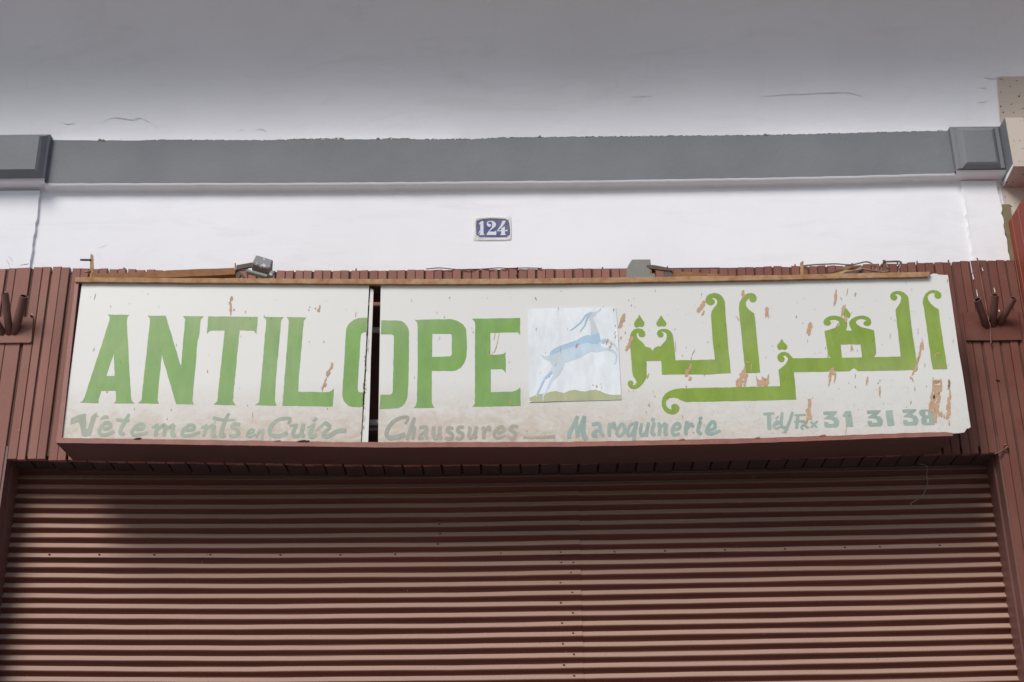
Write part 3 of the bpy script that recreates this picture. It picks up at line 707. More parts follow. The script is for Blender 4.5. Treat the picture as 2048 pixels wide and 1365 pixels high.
long_ = Zp(E, [(1645,690),(1625,668),(1590,655),(1555,660),(1530,680),(1521,705),(1528,730),(1545,748),(1565,752),(1583,742),(1590,722),(1585,705),(1570,695),(1590,688),(1610,700),(1620,720),(1610,748),(1590,775),(1533,820),(1548,968),(640,988),(590,995),(545,1010),(505,1035),(480,1070),(470,1110),(473,1150),(490,1190),(520,1215),(565,1228),(600,1220),(625,1198),(633,1165),(620,1140),(598,1128),(575,1130),(558,1150),(557,1170),(565,1182),(540,1175),(518,1155),(507,1130),(512,1100),(540,1078),(575,1072),(610,1078),(650,1098),(690,1112),(1000,1106),(1400,1098),(1696,1090),(1688,980),(1673,842)]) + \
    Zp(F2, [(157,1052),(790,1040),(840,1003),(888,1040),(1570,1027),(1545,860),(1500,560),(1462,205),(1445,175),(1410,145),(1370,128),(1320,127),(1280,142),(1258,165),(1253,190),(1262,220),(1290,238),(1315,235),(1335,212),(1335,190),(1320,178),(1298,178),(1320,166),(1345,165),(1370,182),(1380,205),(1370,255),(1345,295),(1315,340),(1318,400),(1345,600),(1372,872),(1072,880),(1095,835),(1090,760),(1070,575),(1000,555),(930,540),(885,515),(865,490),(868,470),(890,450),(930,445),(970,455),(985,468),(965,472),(948,490),(952,510),(975,524),(1005,527),(1030,512),(1040,485),(1030,450),(1005,425),(960,408),(910,408),(860,420),(815,445),(788,475),(785,500),(795,535),(820,577),(752,577),(765,530),(766,490),(750,460),(715,435),(670,415),(620,407),(570,412),(525,432),(500,460),(493,490),(505,512),(540,525),(570,515),(583,492),(572,472),(553,469),(590,457),(630,455),(665,470),(680,492),(670,520),(630,545),(507,582),(545,862),(578,888),(150,893)])
letter([long_, Zp(F2, [(690,738),(915,735),(933,882),(706,886)])], 'green_r')
letter([Zp(F2, [(1905,1015),(1740,1020),(1725,950),(1640,330),(1622,260),(1630,210),(1655,160),(1700,125),(1745,115),(1795,125),(1828,150),(1838,180),(1825,210),(1800,218),(1770,210),(1755,185),(1762,155),(1735,150),(1700,160),(1680,190),(1685,225),(1715,270),(1760,310),(1805,335),(1825,500)])], 'green_r')

# hand-painted lines at the bottom
S1 = Zm(120, 810, 6.827); S2 = Zm(400, 810, 6.827); S3 = Zm(750, 810, 5.535); S4 = Zm(1120, 810, 6.0235); S5 = Zm(1510, 800, 4.876)
letter([Zp(S1, [(140,275),(150,185),(240,140),(355,118),(358,330),(382,325),(425,160),(495,103),(525,165),(495,170),(465,260),(420,420),(350,435),(300,425),(270,270),(250,235)])], 'teal_a')
letter([Zp(S1, [(545,210),(570,165),(620,138),(655,150),(666,190),(610,192)])], 'teal_a')
def wr(z, mat, *letters):
    for st in letters: brush('letter', st, LY, mat, sheet_of(z(*st[0][0][0])[0]), z)
wr(S1, 'teal_a', [([(590,335),(665,318),(690,275),(660,245),(600,262),(548,325),(535,375),(565,410),(630,412),(745,362)], 52)],
   [([(768,205),(860,212),(950,218)], 46), ([(945,125),(900,205),(845,300),(822,385),(880,402)], (44, 60))],
   [([(1030,335),(1125,325),(1145,280),(1090,262),(1020,310),(980,375),(1005,412),(1090,408),(1195,375)], (52, 44))],
   [([(1252,315),(1340,262)], 30), ([(1330,265),(1300,430)], 54), ([(1320,335),(1440,260)], 40), ([(1445,270),(1418,430)], 52), ([(1445,335),(1555,258)], 40), ([(1555,270),(1528,400),(1585,415)], 54)],
   [([(1715,350),(1815,335),(1825,290),(1770,278),(1695,335),(1665,395),(1700,425),(1800,412),(1915,372)], (52, 44))])
wr(S2, 'teal_a', [([(15,320),(100,268)], 28), ([(95,272),(45,435)], 46), ([(75,335),(190,268)], 42), ([(195,275),(170,415),(218,412)], 56)],
   [([(175,180),(320,208),(475,205)], (60, 20)), ([(395,115),(345,215),(300,340),(290,425),(350,410)], (50, 62))],
   [([(548,270),(470,262),(435,305),(510,345),(520,395),(465,430),(395,412)], (50, 52))],
   [([(655,402),(728,372),(730,338),(690,340),(645,390),(640,425),(680,438),(765,400)], 30)], [([(770,445),(815,335)], 30), ([(795,395),(872,332)], 26), ([(868,335),(838,490)], 36)],
   [([(1205,262),(1230,190),(1150,188),(1060,208),(985,275),(950,350),(970,408),(1040,428),(1120,418),(1195,375)], (44, 62))],
   [([(1225,290),(1335,268)], 34), ([(1312,280),(1270,385),(1295,430),(1370,405),(1420,275)], (54, 44)), ([(1415,255),(1388,395),(1435,430)], 58)],
   [([(1598,180),(1540,225)], 46), ([(1465,312),(1575,258)], 24), ([(1555,262),(1500,395),(1520,438),(1600,405)], (58, 52))],
   [([(1595,350),(1680,270),(1725,225)], 36), ([(1715,245),(1785,305)], 60), ([(1780,310),(1705,375),(1690,425),(1750,430),(1880,362),(2000,350)], (46, 66))])
wr(S3, 'teal_b', [([(335,212),(365,140),(280,145),(200,190),(140,270),(128,335),(170,368),(250,355),(335,325)], (30, 60))],
   [([(438,140),(400,240),(355,390)], 40), ([(385,300),(445,235)], 32), ([(440,245),(415,385)], 42)],
   [([(488,258),(545,245),(572,262),(560,330),(585,382)], 40), ([(555,300),(505,335),(490,375),(540,365)], 34)],
   [([(650,240),(648,340),(680,372),(718,310)], (44, 40)), ([(720,238),(716,345),(745,372)], 42)],
   [([(868,262),(815,255),(800,290),(850,322),(852,362),(812,380),(775,362)], 40)], [([(982,252),(930,250),(915,290),(968,322),(966,362),(932,378),(895,362)], 40)],
   [([(1030,255),(1052,265),(1040,340),(1060,370),(1105,320)], 40), ([(1125,238),(1105,335),(1125,375)], 44)],
   [([(1195,240),(1208,300),(1200,382)], 42), ([(1208,305),(1262,245),(1272,295)], 36)],
   [([(1350,322),(1425,292),(1415,248),(1372,252),(1325,310),(1322,348),(1370,368),(1452,338)], (40, 34))],
   [([(1578,245),(1520,238),(1500,275),(1545,308),(1548,350),(1515,375),(1472,345)], 40)])
letter([Zp(S3, [(1640,348),(1760,350),(1880,345),(1995,333),(1998,372),(1850,375),(1645,378)])], 'teal_b')
wr(S4, 'teal_c', [([(212,135),(165,245),(115,335),(112,410)], (50, 50)), ([(195,165),(200,280),(215,390)], (40, 50)), ([(215,370),(250,260),(300,135)], (34, 56)), ([(295,150),(280,330),(318,425)], (44, 72))],
   [([(382,240),(470,232),(490,330),(530,385)], 46), ([(485,300),(415,330),(402,375),(455,370)], 44)],
   [([(600,220),(590,300),(595,385)], 44), ([(600,285),(650,220),(655,295)], 40)],
   [([(745,225),(695,290),(690,360),(735,372),(778,310),(765,245),(725,225)], 42)],
   [([(905,225),(850,245),(815,310),(825,370),(870,350),(905,260)], 40), ([(925,200),(905,300),(890,430)], 48)],
   [([(985,220),(968,330),(995,370),(1048,310)], 42), ([(1068,210),(1045,320),(1045,385)], 42)],
   [([(1128,158),(1110,200)], 44), ([(1135,210),(1108,335),(1150,365)], 46)],
   [([(1190,210),(1200,290),(1192,375)], 44), ([(1205,280),(1275,215)], 36), ([(1285,225),(1268,320),(1285,375)], 48)],
   [([(1375,305),(1445,275),(1425,225),(1380,245),(1352,310),(1375,362),(1445,345)], 42)],
   [([(1535,195),(1515,280),(1518,365)], 44), ([(1520,300),(1580,228),(1605,275)], 40)],
   [([(1712,148),(1672,182)], 40), ([(1695,195),(1662,310),(1705,358)], 46)],
   [([(1790,312),(1862,280),(1862,215),(1825,212),(1775,280),(1772,335),(1830,350),(1935,308)], 42)])
wr(S5, 'teal_d', [([(80,140),(190,132)], 28), ([(135,138),(140,292)], 42)], [([(200,190),(228,158)], 18), ([(182,248),(230,230),(225,208),(195,222),(182,258),(212,280),(245,262)], 22)],
   [([(265,120),(258,255),(312,272)], 30)], [([(368,118),(335,215),(290,328)], 30)], [([(385,152),(500,146)], 20), ([(420,152),(405,282)], 34), ([(380,215),(475,205)], 22)],
   [([(450,220),(485,212),(492,255),(525,275)], 24), ([(485,240),(450,265),(470,290)], 22)], [([(540,212),(605,272)], 24), ([(612,205),(545,272)], 22)])
three = [(662,115),(803,112),(800,125),(760,165),(800,175),(823,210),(818,250),(800,270),(695,272),(678,262),(672,215),(715,218),(718,235),(770,232),(765,205),(735,192),(675,188),(680,175),(725,148),(670,148)]
letter([Zp(S5, three)], 'teal_d')
letter([Zp(S5, [(880,110),(935,108),(958,262),(890,265),(880,165),(855,168),(855,152)])], 'teal_d')
letter([Zp(S5, [(x+425, y-10) for x, y in three])], 'teal_d')
letter([Zp(S5, [(1275,105),(1340,100),(1362,250),(1292,257),(1275,130)])], 'teal_d')
letter([Zp(S5, [(x+772, y-20) for x, y in three])], 'teal_d')
letter([Zp(S5, [(1600,110),(1620,95),(1720,92),(1745,120),(1740,150),(1760,170),(1765,210),(1750,245),(1650,248),(1625,235),(1618,190),(1630,170),(1605,145)]), Zp(S5, [(1660,115),(1685,112),(1690,150),(1665,152)]), Zp(S5, [(1675,185),(1695,183),(1700,220),(1678,222)])], 'teal_d')

# the antelope picture, a thin board fixed on the sheet
YG = YF-.0030
pic = flat('picture_board', [jag(Zp(G, [(148,160),(1145,140),(1165,340),(1210,1190),(165,1222)]), 4, .15)], YG, .0027, 'picture', sg); subroot(pic)
def art(name, pts, mat, k, smooth=True):
    pts = Zp(G, pts); o = flat(name, [pts], YG-.0002-.0001*k, 0, mat, pic); return o
art('meadow', [(165,1170),(250,1135),(340,1122),(420,1100),(470,1095),(520,1110),(560,1117),(620,1090),(680,1080),(740,1095),(800,1100),(860,1085),(920,1079),(975,1100),(1050,1130),(1130,1140),(1203,1135),(1207,1187),(900,1197),(570,1208),(300,1219),(190,1218),(167,1205)], 'picgreen', 0)
art('antelope', [(390,690),(400,655),(440,615),(510,580),(600,550),(690,520),(760,480),(820,455),(862,462),(862,400),(858,330),(852,285),(882,262),(920,340),(955,430),(975,520),(972,560),(985,590),(1020,605),(1080,605),(1120,625),(1160,665),(1168,700),(1157,770),(1138,798),(1120,795),(1138,765),(1150,700),(1140,680),(1100,650),(1060,635),(1000,640),(930,655),(895,655),(870,645),(820,670),(750,710),(680,740),(600,765),(570,775),(545,840),(520,890),(480,940),(430,985),(400,1040),(370,1090),(350,1130),(330,1142),(325,1205),(312,1205),(315,1135),(345,1110),(375,1030),(395,970),(437,912),(425,900),(400,925),(350,960),(325,1000),(290,1060),(262,1120),(250,1160),(238,1160),(247,1110),(290,1040),(318,985),(322,940),(360,910),(400,860),(420,810),(405,770),(390,750),(350,745),(315,715),(285,675),(335,700)], 'blue1', 1)
art('antelope_back', [(398,655),(440,615),(510,580),(600,550),(690,520),(760,480),(820,457),(862,466),(930,440),(958,440),(973,520),(940,560),(880,560),(820,545),(740,565),(640,600),(560,620),(480,660),(400,690)], 'blue2', 2)
art('antelope_haunch', [(392,700),(450,680),(540,690),(575,760),(545,830),(480,930),(440,960),(430,880),(425,800),(400,745),(345,740),(300,700)], 'bluegrey', 2)
art('antelope_neck', [(862,460),(862,400),(858,330),(852,285),(882,262),(918,340),(945,410),(930,440)], 'bluegrey', 3)
art('antelope_head', [(852,285),(842,296),(845,235),(870,200),(905,195),(935,188),(972,152),(987,160),(962,190),(920,208),(916,230),(890,242),(882,266)], 'bluegrey', 4)
for st, mm in (([(872,200),(805,235),(760,295),(710,345),(630,405)], 'blue2'), ([(850,225),(815,280),(790,350),(735,420)], 'blue2'), ([(420,870),(370,925),(335,960)], 'blue2'), ([(325,975),(290,1050),(250,1140)], 'blue2'),
               ([(980,540),(1035,510)], 'blue2'), ([(1035,512),(1100,545),(1145,590),(1163,640)], 'bluegrey')):
    brush('antelope_stroke', [(st, (26, 10) if len(st) != 2 else 42)], YG-.0009, mm, pic, G)
for y_, h_ in ((380, 90), (700, 60), (1000, 70)): pass

# paint knocked off down to the undercoat, and dirt specks
CY_ = YF-.0010
mb = MB(); spk = MB(); ky = [0]
def chip(px, py, ln, wd, ang=0, tgt=None, frag=1, Y=CY_):
    """jagged scar, lengths in photograph pixels; lean in degrees"""
    tgt = tgt or mb
    for k in range(frag):
        ox = rnd.uniform(-.32, .32)*wd if frag > 1 else 0; oy = rnd.uniform(-.36, .36)*ln if frag > 1 else 0
        l_, w2 = (ln, wd) if frag == 1 else (ln*rnd.uniform(.25, .5), wd*rnd.uniform(.22, .5))
        a0 = math.radians(ang); pts = []
        m_ = 3 if l_ < 6 else (5 if l_ < 14 else 8)
        sk = rnd.uniform(-.25, .25)
        for side in (1, -1):
            for i in range(m_+1):
                t = i/m_ if side > 0 else 1-i/m_
                hw = (math.sin(math.pi*(.08+.84*t))**.6)*rnd.uniform(.45, 1.1)
                u = w2/2*(hw*side+sk*math.sin(t*5)); v_ = l_*(t-.5+rnd.uniform(-.05, .05))
                if i in (0, m_): u += rnd.uniform(-.2, .2)*w2; v_ += rnd.uniform(-.08, .08)*l_
                pts.append((px+ox+u*math.cos(a0)-v_*math.sin(a0), py+oy+u*math.sin(a0)+v_*math.cos(a0)))
        n_ = len(pts)
        ky[0] = (ky[0]+1) % 9
        P3 = [U(x, y, Y-.00003*ky[0]) for x, y in pts]; c = sum(P3, Vector())/n_
        tgt.add([c]+P3, [(0, (i+1) % n_+1, i+1) for i in range(n_)])
def chips(z, s, rows_, Y=CY_):
    for r_ in rows_:
        u, v_, ln, wd = r_[:4]; an = r_[4] if len(r_) > 4 else 0; fr_ = r_[5] if len(r_) > 5 else 1
        x, y = z(u, v_); chip(x, y, ln/s, wd/s, an, None, fr_, Y)
chips(E, 4.55, [(108,375,135,50,22),(190,545,70,45,15),(168,605,80,40,30),(160,625,60,14,25),(845,225,80,55,30),(815,270,60,55,35),(848,302,45,22,20),(1213,130,85,36,8),(1428,290,85,48,5),(1420,320,60,14,10),(1440,330,40,10,0),
  (700,850,75,48,12),(728,895,40,42,0),(730,800,70,26,12),(738,722,50,10,8),(1205,860,110,55,22),(1190,920,110,65,22),(1165,940,70,50,25),(1235,900,110,40,15),(1225,950,40,30,10),(1345,935,70,34,-20),(1335,900,60,14,-10),(1390,925,90,40,0),(1420,935,70,55,0),(1440,890,80,18,10),(1365,940,50,40,0),
  (345,875,55,18,18),(355,1138,28,20,0),(660,1245,26,18,0),(758,662,64,10,25),(595,600,95,9,-3),(1165,355,40,12,-20),(695,972,18,14),(1255,752,16,60,0),(1285,800,70,9,5),(1228,785,70,9,20)])
chips(F2, 5.689, [(632,200,170,42,5),(617,265,70,16,8),(855,170,52,25,15),(763,140,78,12,8),(695,213,38,14,-30),(718,345,110,42,10),(705,395,90,38,10),(745,445,70,42,-10),(740,300,40,12,20),(340,545,120,62,12),(325,590,80,56,8),(655,510,80,16,35),(313,695,36,9,0),
  (815,765,60,26,-15),(808,790,60,12,5),(828,785,50,9,-20),(1252,637,58,13,0),(1572,590,75,16,8,5),(1600,770,120,34,12),(1625,760,90,26,-5),(1618,690,60,10,-10),(1580,860,130,34,14),(1565,930,110,34,14),(1545,1005,70,42,10),(1515,1060,70,26,18),(1505,1130,60,18,-25),(1485,1115,40,16,-15),
  (600,1040,80,66,8),(570,1100,110,44,10),(560,1170,80,22,8),(628,1100,90,26,8),(618,1150,50,14,10),(990,1150,95,28,10),(857,1095,48,9,5),(1137,1260,95,20,0),(1137,1300,60,12,0),(1433,32,48,10,0),(1500,112,36,6,0),(1970,700,46,10,0),(1648,970,52,12,0),(1533,1245,42,14,0),
  (1740,1170,130,18,0),(1785,1155,34,100,0),(1828,1190,110,26,0),(1745,1230,90,40,8),(1800,1260,80,56,15),(1770,1300,100,52,10),(1725,1320,90,34,10),(1835,1225,90,24,5),(1922,1190,105,42,0),(1930,1250,60,14,0),(1938,1310,110,26,0),(1812,1005,50,28,0,3),(1800,835,14,64,0),(1765,860,50,12,15),(1870,970,100,10,8),(545,880,30,16,-20),(1905,12,50,14,10)])
chips(F1, 3.5925, [(1120,845,26,66,0),(1130,900,70,56,8),(1105,950,100,40,12),(1140,960,80,30,5),(1095,1000,110,46,10),(1125,1010,70,36,8),(1080,1010,60,26,10),(1115,1070,90,40,5),(1140,1065,50,22,-10),(1120,1115,50,26,5),(1215,1040,110,36,2),(1212,985,70,24,0),(1205,1080,60,36,5),(1220,940,60,12,0),(1215,1135,40,14,0),(1160,1075,40,26,0),(1180,1090,40,12,0),(1135,1030,50,14,20),
  (210,1010,80,34,2),(207,1065,90,50,0),(196,1110,60,24,8),(220,1080,50,24,-5),(715,905,62,10,3),(718,935,40,7,0),(940,990,26,12,10),(1215,860,70,22,0),(475,1180,95,5,6),(625,835,52,15,10),(250,320,10,6),(495,848,14,7),(968,890,30,6),(540,800,30,7,5)])
chips(B, 3.25, [(203,320,36,22,10),(195,345,22,18,-10),(200,365,20,12,30),(200,385,36,22,10),(200,412,30,12,0),(778,375,36,14,8),(770,395,24,26,-20),(750,382,10,14),(857,755,44,18,12),(845,775,40,14,25),(830,805,44,30,15),(815,850,44,12,20),(800,888,44,22,15),(795,905,30,10,5),(818,880,30,10,25),(1012,420,36,7,8),(342,1075,42,4,4),(338,1115,6,5),(805,598,12,10),(708,598,9,9),(708,392,12,12),(295,403,20,7,25)])
chips(A, 3.25, [(292,303,44,6,15),(285,648,24,6,15),(370,925,14,12),(822,618,14,6),(1240,562,12,6)])
chips(C, 3.25, [(1272,318,26,10,-25),(712,312,16,8,20),(678,438,14,14),(648,572,18,6,5),(1005,560,50,6,8),(1025,590,100,5,12),(1010,645,50,6,20),(985,670,30,20,0,3),(1110,985,32,7,5),(865,535,12,10),(1100,730,14,7),(485,830,14,7),(630,408,14,5,15),(1215,1178,12,10)])
chips(G, 5.6875, [(1222,285,110,58,18),(1200,335,80,36,25),(1205,490,34,26,20),(1178,522,20,14)], CY_)
YGc = YG-.0012
chips(G, 5.6875, [(1122,170,34,22,0),(700,578,48,38,10),(692,595,20,20),(1140,352,24,14,0),(1137,432,40,8,25),(1140,478,40,14,20),(1060,520,36,50,0,4),(1085,575,60,40,0,4),(1040,545,40,16,0),(1075,620,30,20,0,3),(930,1043,30,28,0),(970,1018,26,24,0,2),(888,1025,20,16),(985,1055,24,8),(517,630,80,6,-3),(492,157,24,10),(392,933,22,10),(348,660,20,10,20),(1000,135,14,14)], YGc)
o = mb.build('paint_scars', 'chip', sg); o['kind'] = 'stuff'
for i in range(300):
    x = rnd.choice((rnd.uniform(180, 1900), rnd.uniform(1250, 1920))); y = rnd.uniform(580, 870)
    if 728 < x < 765 or x < 170+(-.12*(y-565)): continue
    s_ = rnd.choice((.7, .8, 1.0, 1.2, 1.5, 2.1))
    inp = 1052 < x < 1246 and 612 < y < 806
    chip(x, y, s_*rnd.uniform(1, 2.8), s_*rnd.uniform(.5, .9), rnd.uniform(-5, 22), spk, 1, (YG-.0015) if inp else YF-.0015)
o = spk.build('dirt_specks', 'speckmat', sg); o['kind'] = 'stuff'
# dirt caught along the joint
spk = MB()
for i in range(40):
    y = rnd.uniform(660, 870); x = 738.5-(y-570)*17/314
    chip(x+rnd.uniform(-1.5, 2.5), y, rnd.uniform(2, 7), rnd.uniform(1, 2.6), 0, spk, 1, YF-.0016)
o = spk.build('joint_dirt', 'speckmat', sg); o['kind'] = 'stuff'
# torn tongue of the rail and nicks in the ledge
T = Zm(1560, 490, 4.452)
YT = YF-.002
v = [U(*T(u, w_), y_) for u, w_, y_ in ((370,268,YT-.004),(480,240,YT-.008),(540,213,YT-.01),(640,202,YT),(722,194,YT+.03),(738,214,YT+.03),(640,232,YT+.002),(580,240,YT-.006),(545,262,YT-.004))]
c = sum(v, Vector())/len(v)
link('torn_rail_tongue', v+[c+Vector((0, -.006, 0))], [(i, (i+1) % 9, 9) for i in range(9)], 'rust', sg)
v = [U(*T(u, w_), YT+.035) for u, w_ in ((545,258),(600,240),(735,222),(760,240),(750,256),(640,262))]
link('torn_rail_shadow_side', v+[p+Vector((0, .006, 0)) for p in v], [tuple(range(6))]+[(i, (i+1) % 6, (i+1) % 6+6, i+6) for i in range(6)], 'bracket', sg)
for px, w_, h_ in ((275, 9, 2.2), (555, 7, 1.5), (604, 11, 2.4), (614, 6, 2.0), (1364, 6, 2.0), (1645, 8, 2.5), (1515, 6, 2)):
    y = lerp(LT, px)-.5
    flat('paint_nick', [[(px-w_, y+.8), (px-w_*.3, y-h_*.6), (px+w_*.5, y-h_), (px+w_, y-.4), (px+w_*.6, y+h_*.5), (px, y+h_*.8)]], YF-.0135, .002, 'dark' if px in (604, 614, 275) else 'frame', sg)

# ------------------------------------------------------------------ lamps lying on the sign
Q = Zm(140, 490, 4.452)
def poly(name, z, pts, Y, th, mat, par): return flat(name, [Zp(z, pts)], Y, th, mat, par)
YA = -.16
def bevelbox(mbx, cpos, sx_, sy_, sz_, rot, b=.004):
    hx, hy, hz = sx_/2, sy_/2, sz_/2
    v = []; f = []
    for (ex, ey, ez) in ((hx, hy-b, hz-b), (hx-b, hy, hz-b), (hx-b, hy-b, hz)):
        for i in (-1, 1):
            for j in (-1, 1):
                for k in (-1, 1): v.append(Vector((ex*i, ey*j, ez*k)))
    ix = lambda s_, i, j, k: s_*8+(i > 0)*4+(j > 0)*2+(k > 0)
    for i in (-1, 1): f.append(tuple(ix(0, i, j, k) for j, k in ((-1, -1), (1, -1), (1, 1), (-1, 1))))
    for j in (-1, 1): f.append(tuple(ix(1, i, j, k) for i, k in ((-1, -1), (1, -1), (1, 1), (-1, 1))))
    for k in (-1, 1): f.append(tuple(ix(2, i, j, k) for i, j in ((-1, -1), (1, -1), (1, 1), (-1, 1))))
    for i in (-1, 1):
        for j in (-1, 1): f.append((ix(0, i, j, -1), ix(0, i, j, 1), ix(1, i, j, 1), ix(1, i, j, -1)))
    for i in (-1, 1):
        for k in (-1, 1): f.append((ix(0, i, -1, k), ix(0, i, 1, k), ix(2, i, 1, k), ix(2, i, -1, k)))
    for j in (-1, 1):
        for k in (-1, 1): f.append((ix(1, -1, j, k), ix(1, 1, j, k), ix(2, 1, j, k), ix(2, -1, j, k)))
    for i in (-1, 1):
        for j in (-1, 1):
            for k in (-1, 1): f.append((ix(0, i, j, k), ix(1, i, j, k), ix(2, i, j, k)))
    mbx.add([cpos+rot @ q for q in v], f)
def rotm(rx_, ry_, rz_): return Matrix.Rotation(R(rz_), 3, 'Z') @ Matrix.Rotation(R(ry_), 3, 'Y') @ Matrix.Rotation(R(rx_), 3, 'X')

l1 = thing('sign_spotlight', 'tilted dark grey lamp with flaking paint on a long rusty arm', 'spotlight', U(400, 558, YA), 'spotlights lying on the sign')
poly('upright', Q, [(183,78),(205,92),(209,200),(206,258),(190,292),(175,292),(178,160)], YA, .006, 'rust', l1)
poly('arm', Q, [(190,256),(400,254),(700,240),(1150,215),(1300,212),(1460,205),(1475,240),(1468,262),(1300,272),(1100,280),(880,292),(190,300)], YA-.008, .030, 'rust2', l1)
mb = MB(); a, b = U(*Q(90, 134), YA-.01), U(*Q(186, 136), YA); mb.tube([a, a+(b-a)*.3, a+(b-a)*.7, b], [.0042, .0046, .0044, .0046], 8); mb.build('wall_plug', 'blue', l1, True)
mb = MB(); a, b = U(*Q(125, 244), YA-.01), U(*Q(182, 236), YA); mb.tube([a, a+(b-a)*.3, b], [.0022, .0045, .0048], 8); mb.build('bolt', 'rust', l1, True)
mb = MB(); a, b = U(*Q(1471, 164), YA-.01), U(*Q(1471, 240), YA-.01); mb.tube([a, b], .0026, 6); mb.build('clamp_screw', 'rust2', l1)
poly('link', Q, [(1480,182),(1560,168),(1650,152),(1672,170),(1665,188),(1560,205),(1500,218),(1478,222)], YA-.012, .010, 'bracket', l1)
poly('link', Q, [(1488,218),(1585,210),(1592,222),(1500,232)], YA-.006, .006, 'lampgrey', l1)
poly('clamp', Q, [(1468,220),(1495,225),(1515,245),(1540,260),(1558,290),(1545,295),(1520,265),(1505,300),(1485,300),(1472,262)], YA-.004, .014, 'bracket', l1)
mb = MB(); a = U(*Q(1712, 203), YA); bevelbox(mb, a, .072, .075, .050, rotm(-14, 17, 6)); hd = subroot(mb.build('lamp_housing', 'lampgrey', l1))
mb = MB(); a = U(*Q(1665, 262), YA-.035); bevelbox(mb, a, .088, .020, .014, rotm(-8, 15, 6), .003); mb.build('lamp_rim', 'lampgrey', hd)
mb = MB(); a = U(*Q(1795, 262), YA-.03); bevelbox(mb, a, .016, .020, .026, rotm(-10, 28, 10), .003); mb.build('end_cap', 'lampgrey', hd)

Q2 = Zm(1200, 490, 4.452)
l2 = thing('sign_spotlight', 'upright square olive-grey lamp on a short rusty arm', 'spotlight', U(1400, 556, YA), 'spotlights lying on the sign')
mb = MB()
fr = [U(*Q2(u, w_), YA-.03) for u, w_ in ((286,132),(448,130),(456,190),(440,262),(290,262))]
bkk = [U(*Q2(u, w_), YA+.02) for u, w_ in ((290,136),(446,136),(450,190),(436,262),(250,262))]
mb.hexa(fr, bkk); hd2 = subroot(mb.build('lamp_housing', 'lampgrey2', l2))
poly('housing_side', Q2, [(286,131),(291,262),(291,300),(234,300),(238,212),(260,170)], YA-.028, .03, 'lampgrey2', hd2)
poly('lamp_rim', Q2, [(288,258),(480,256),(488,270),(486,300),(288,300)], YA-.036, .012, 'lampgrey2', hd2)
poly('notch', Q2, [(462,222),(482,218),(492,238),(484,256),(466,256)], YA-.02, .008, 'dark', hd2)
mb = MB(); a = U(*Q2(425, 190), YA-.032); mb.tube([a, a+Vector((0, .02, 0))], .005, 8); mb.build('bolt', 'bracket', l2)
poly('link', Q2, [(432,180),(480,180),(600,203),(640,208),(640,232),(560,225),(436,208)], YA-.034, .010, 'bracket', l2)
poly('clamp', Q2, [(596,190),(606,190),(606,215),(640,255),(650,285),(560,285),(575,235),(585,225)], YA-.03, .014, 'bracket', l2)
poly('arm', Q2, [(605,232),(700,238),(900,248),(1050,260),(1200,270),(1230,290),(600,295)], YA-.022, .028, 'rust2', l2)
poly('upright', Q2, [(1783,162),(1797,150),(1812,140),(1812,185),(1810,275),(1783,275),(1786,210)], YA-.02, .006, 'rust', l2)
mb = MB(); a, b = U(*Q2(1852, 216), YA-.02), U(*Q2(1806, 192), YA-.015); mb.tube([a, b], .0036, 7); mb.build('bolt', 'bracket', l2)

# ------------------------------------------------------------------ cables
def wire(name, z, pts, Y, r, mat, label, cat, group=None, par=None):
    q = smoothpath([(*z(u, w_), 0) for u, w_ in pts], 5)
    mbx = MB(); mbx.tube([U(x, y, Y+.004*math.sin(i*.7)) for i, (x, y, _) in enumerate(q)], r, 6)
    o = mbx.build(name, mat, par, True)
    if label: tag(o, label, cat, group)
    return o
wire('electric_cable', T, [(205,190),(230,184),(320,177),(420,172),(500,170),(620,178),(690,168),(760,152),(810,163),(845,195),(860,228),(862,250)], -.10, .0032, 'cable', 'thin dusty cable running along the plank tops to the bent rail', 'cable')
wire('electric_cable', T, [(530,222),(600,206),(700,207),(800,227),(900,240),(955,238),(970,222),(955,190),(930,155),(922,140),(945,150),(1040,148),(1072,152),(1076,170),(1066,205),(1058,240),(1060,262)], -.15, .0040, 'cable', 'looped dusty cable standing above the right end of the sign rail', 'cable')
wire('electric_cable', T, [(935,142),(918,165),(906,195),(902,225),(906,255)], -.12, .0040, 'cablered', 'short brown cable end behind the loop on the sign rail', 'cable')
ID = lambda u, v: (u, v)
wire('edge_wire', ID, [(852,538.5),(864,537.5),(877,536.2),(895,537.6),(914,539.5),(940,539),(962,538.6),(985,537),(1000,536.2),(1014,537.2),(1036,536.6),(1060,536.4),(1084,537)], YW-.003, .0022, 'cablered', 'thin brown wire along the plank tops below the number plate', 'wire')
wire('wall_cable', ID, [(1954,517),(1956,523),(1960,545),(1965,572),(1970,600),(1974,622),(1977,638),(1980.5,652),(1981.5,670),(1982,690)], YW-.012, .0030, 'cablered', 'painted cable hanging down the planks behind the right flag holder', 'cable')
mb = MB(); p = U(1981, 691, YW-.012); mb.tube([p+Vector((-.006, 0, 0)), p, p+Vector((.007, 0, -.002))], .004, 6)
wire('hooked_wire', ID, [(1990,908),(1998,905.5),(2006,901),(2012,897),(2015,892),(2011,890),(2008,893.5)], YW-.012, .0036, 'cablered', 'bent wire hook at the top right corner of the shutter opening', 'hook')
wire('dangling_thread', Zm(1700, 860, 5.687), [(790,390),(850,400),(882,430),(872,500),(882,570),(878,640),(850,700),(825,750),(780,785),(720,820),(690,832),(697,860)], .02, .0016, 'thread', 'dusty thread dangling in front of the dark top of the shutter', 'thread')
for u0, pts in ((0, [(880,430),(840,440),(790,430),(750,435)]),):
    pass

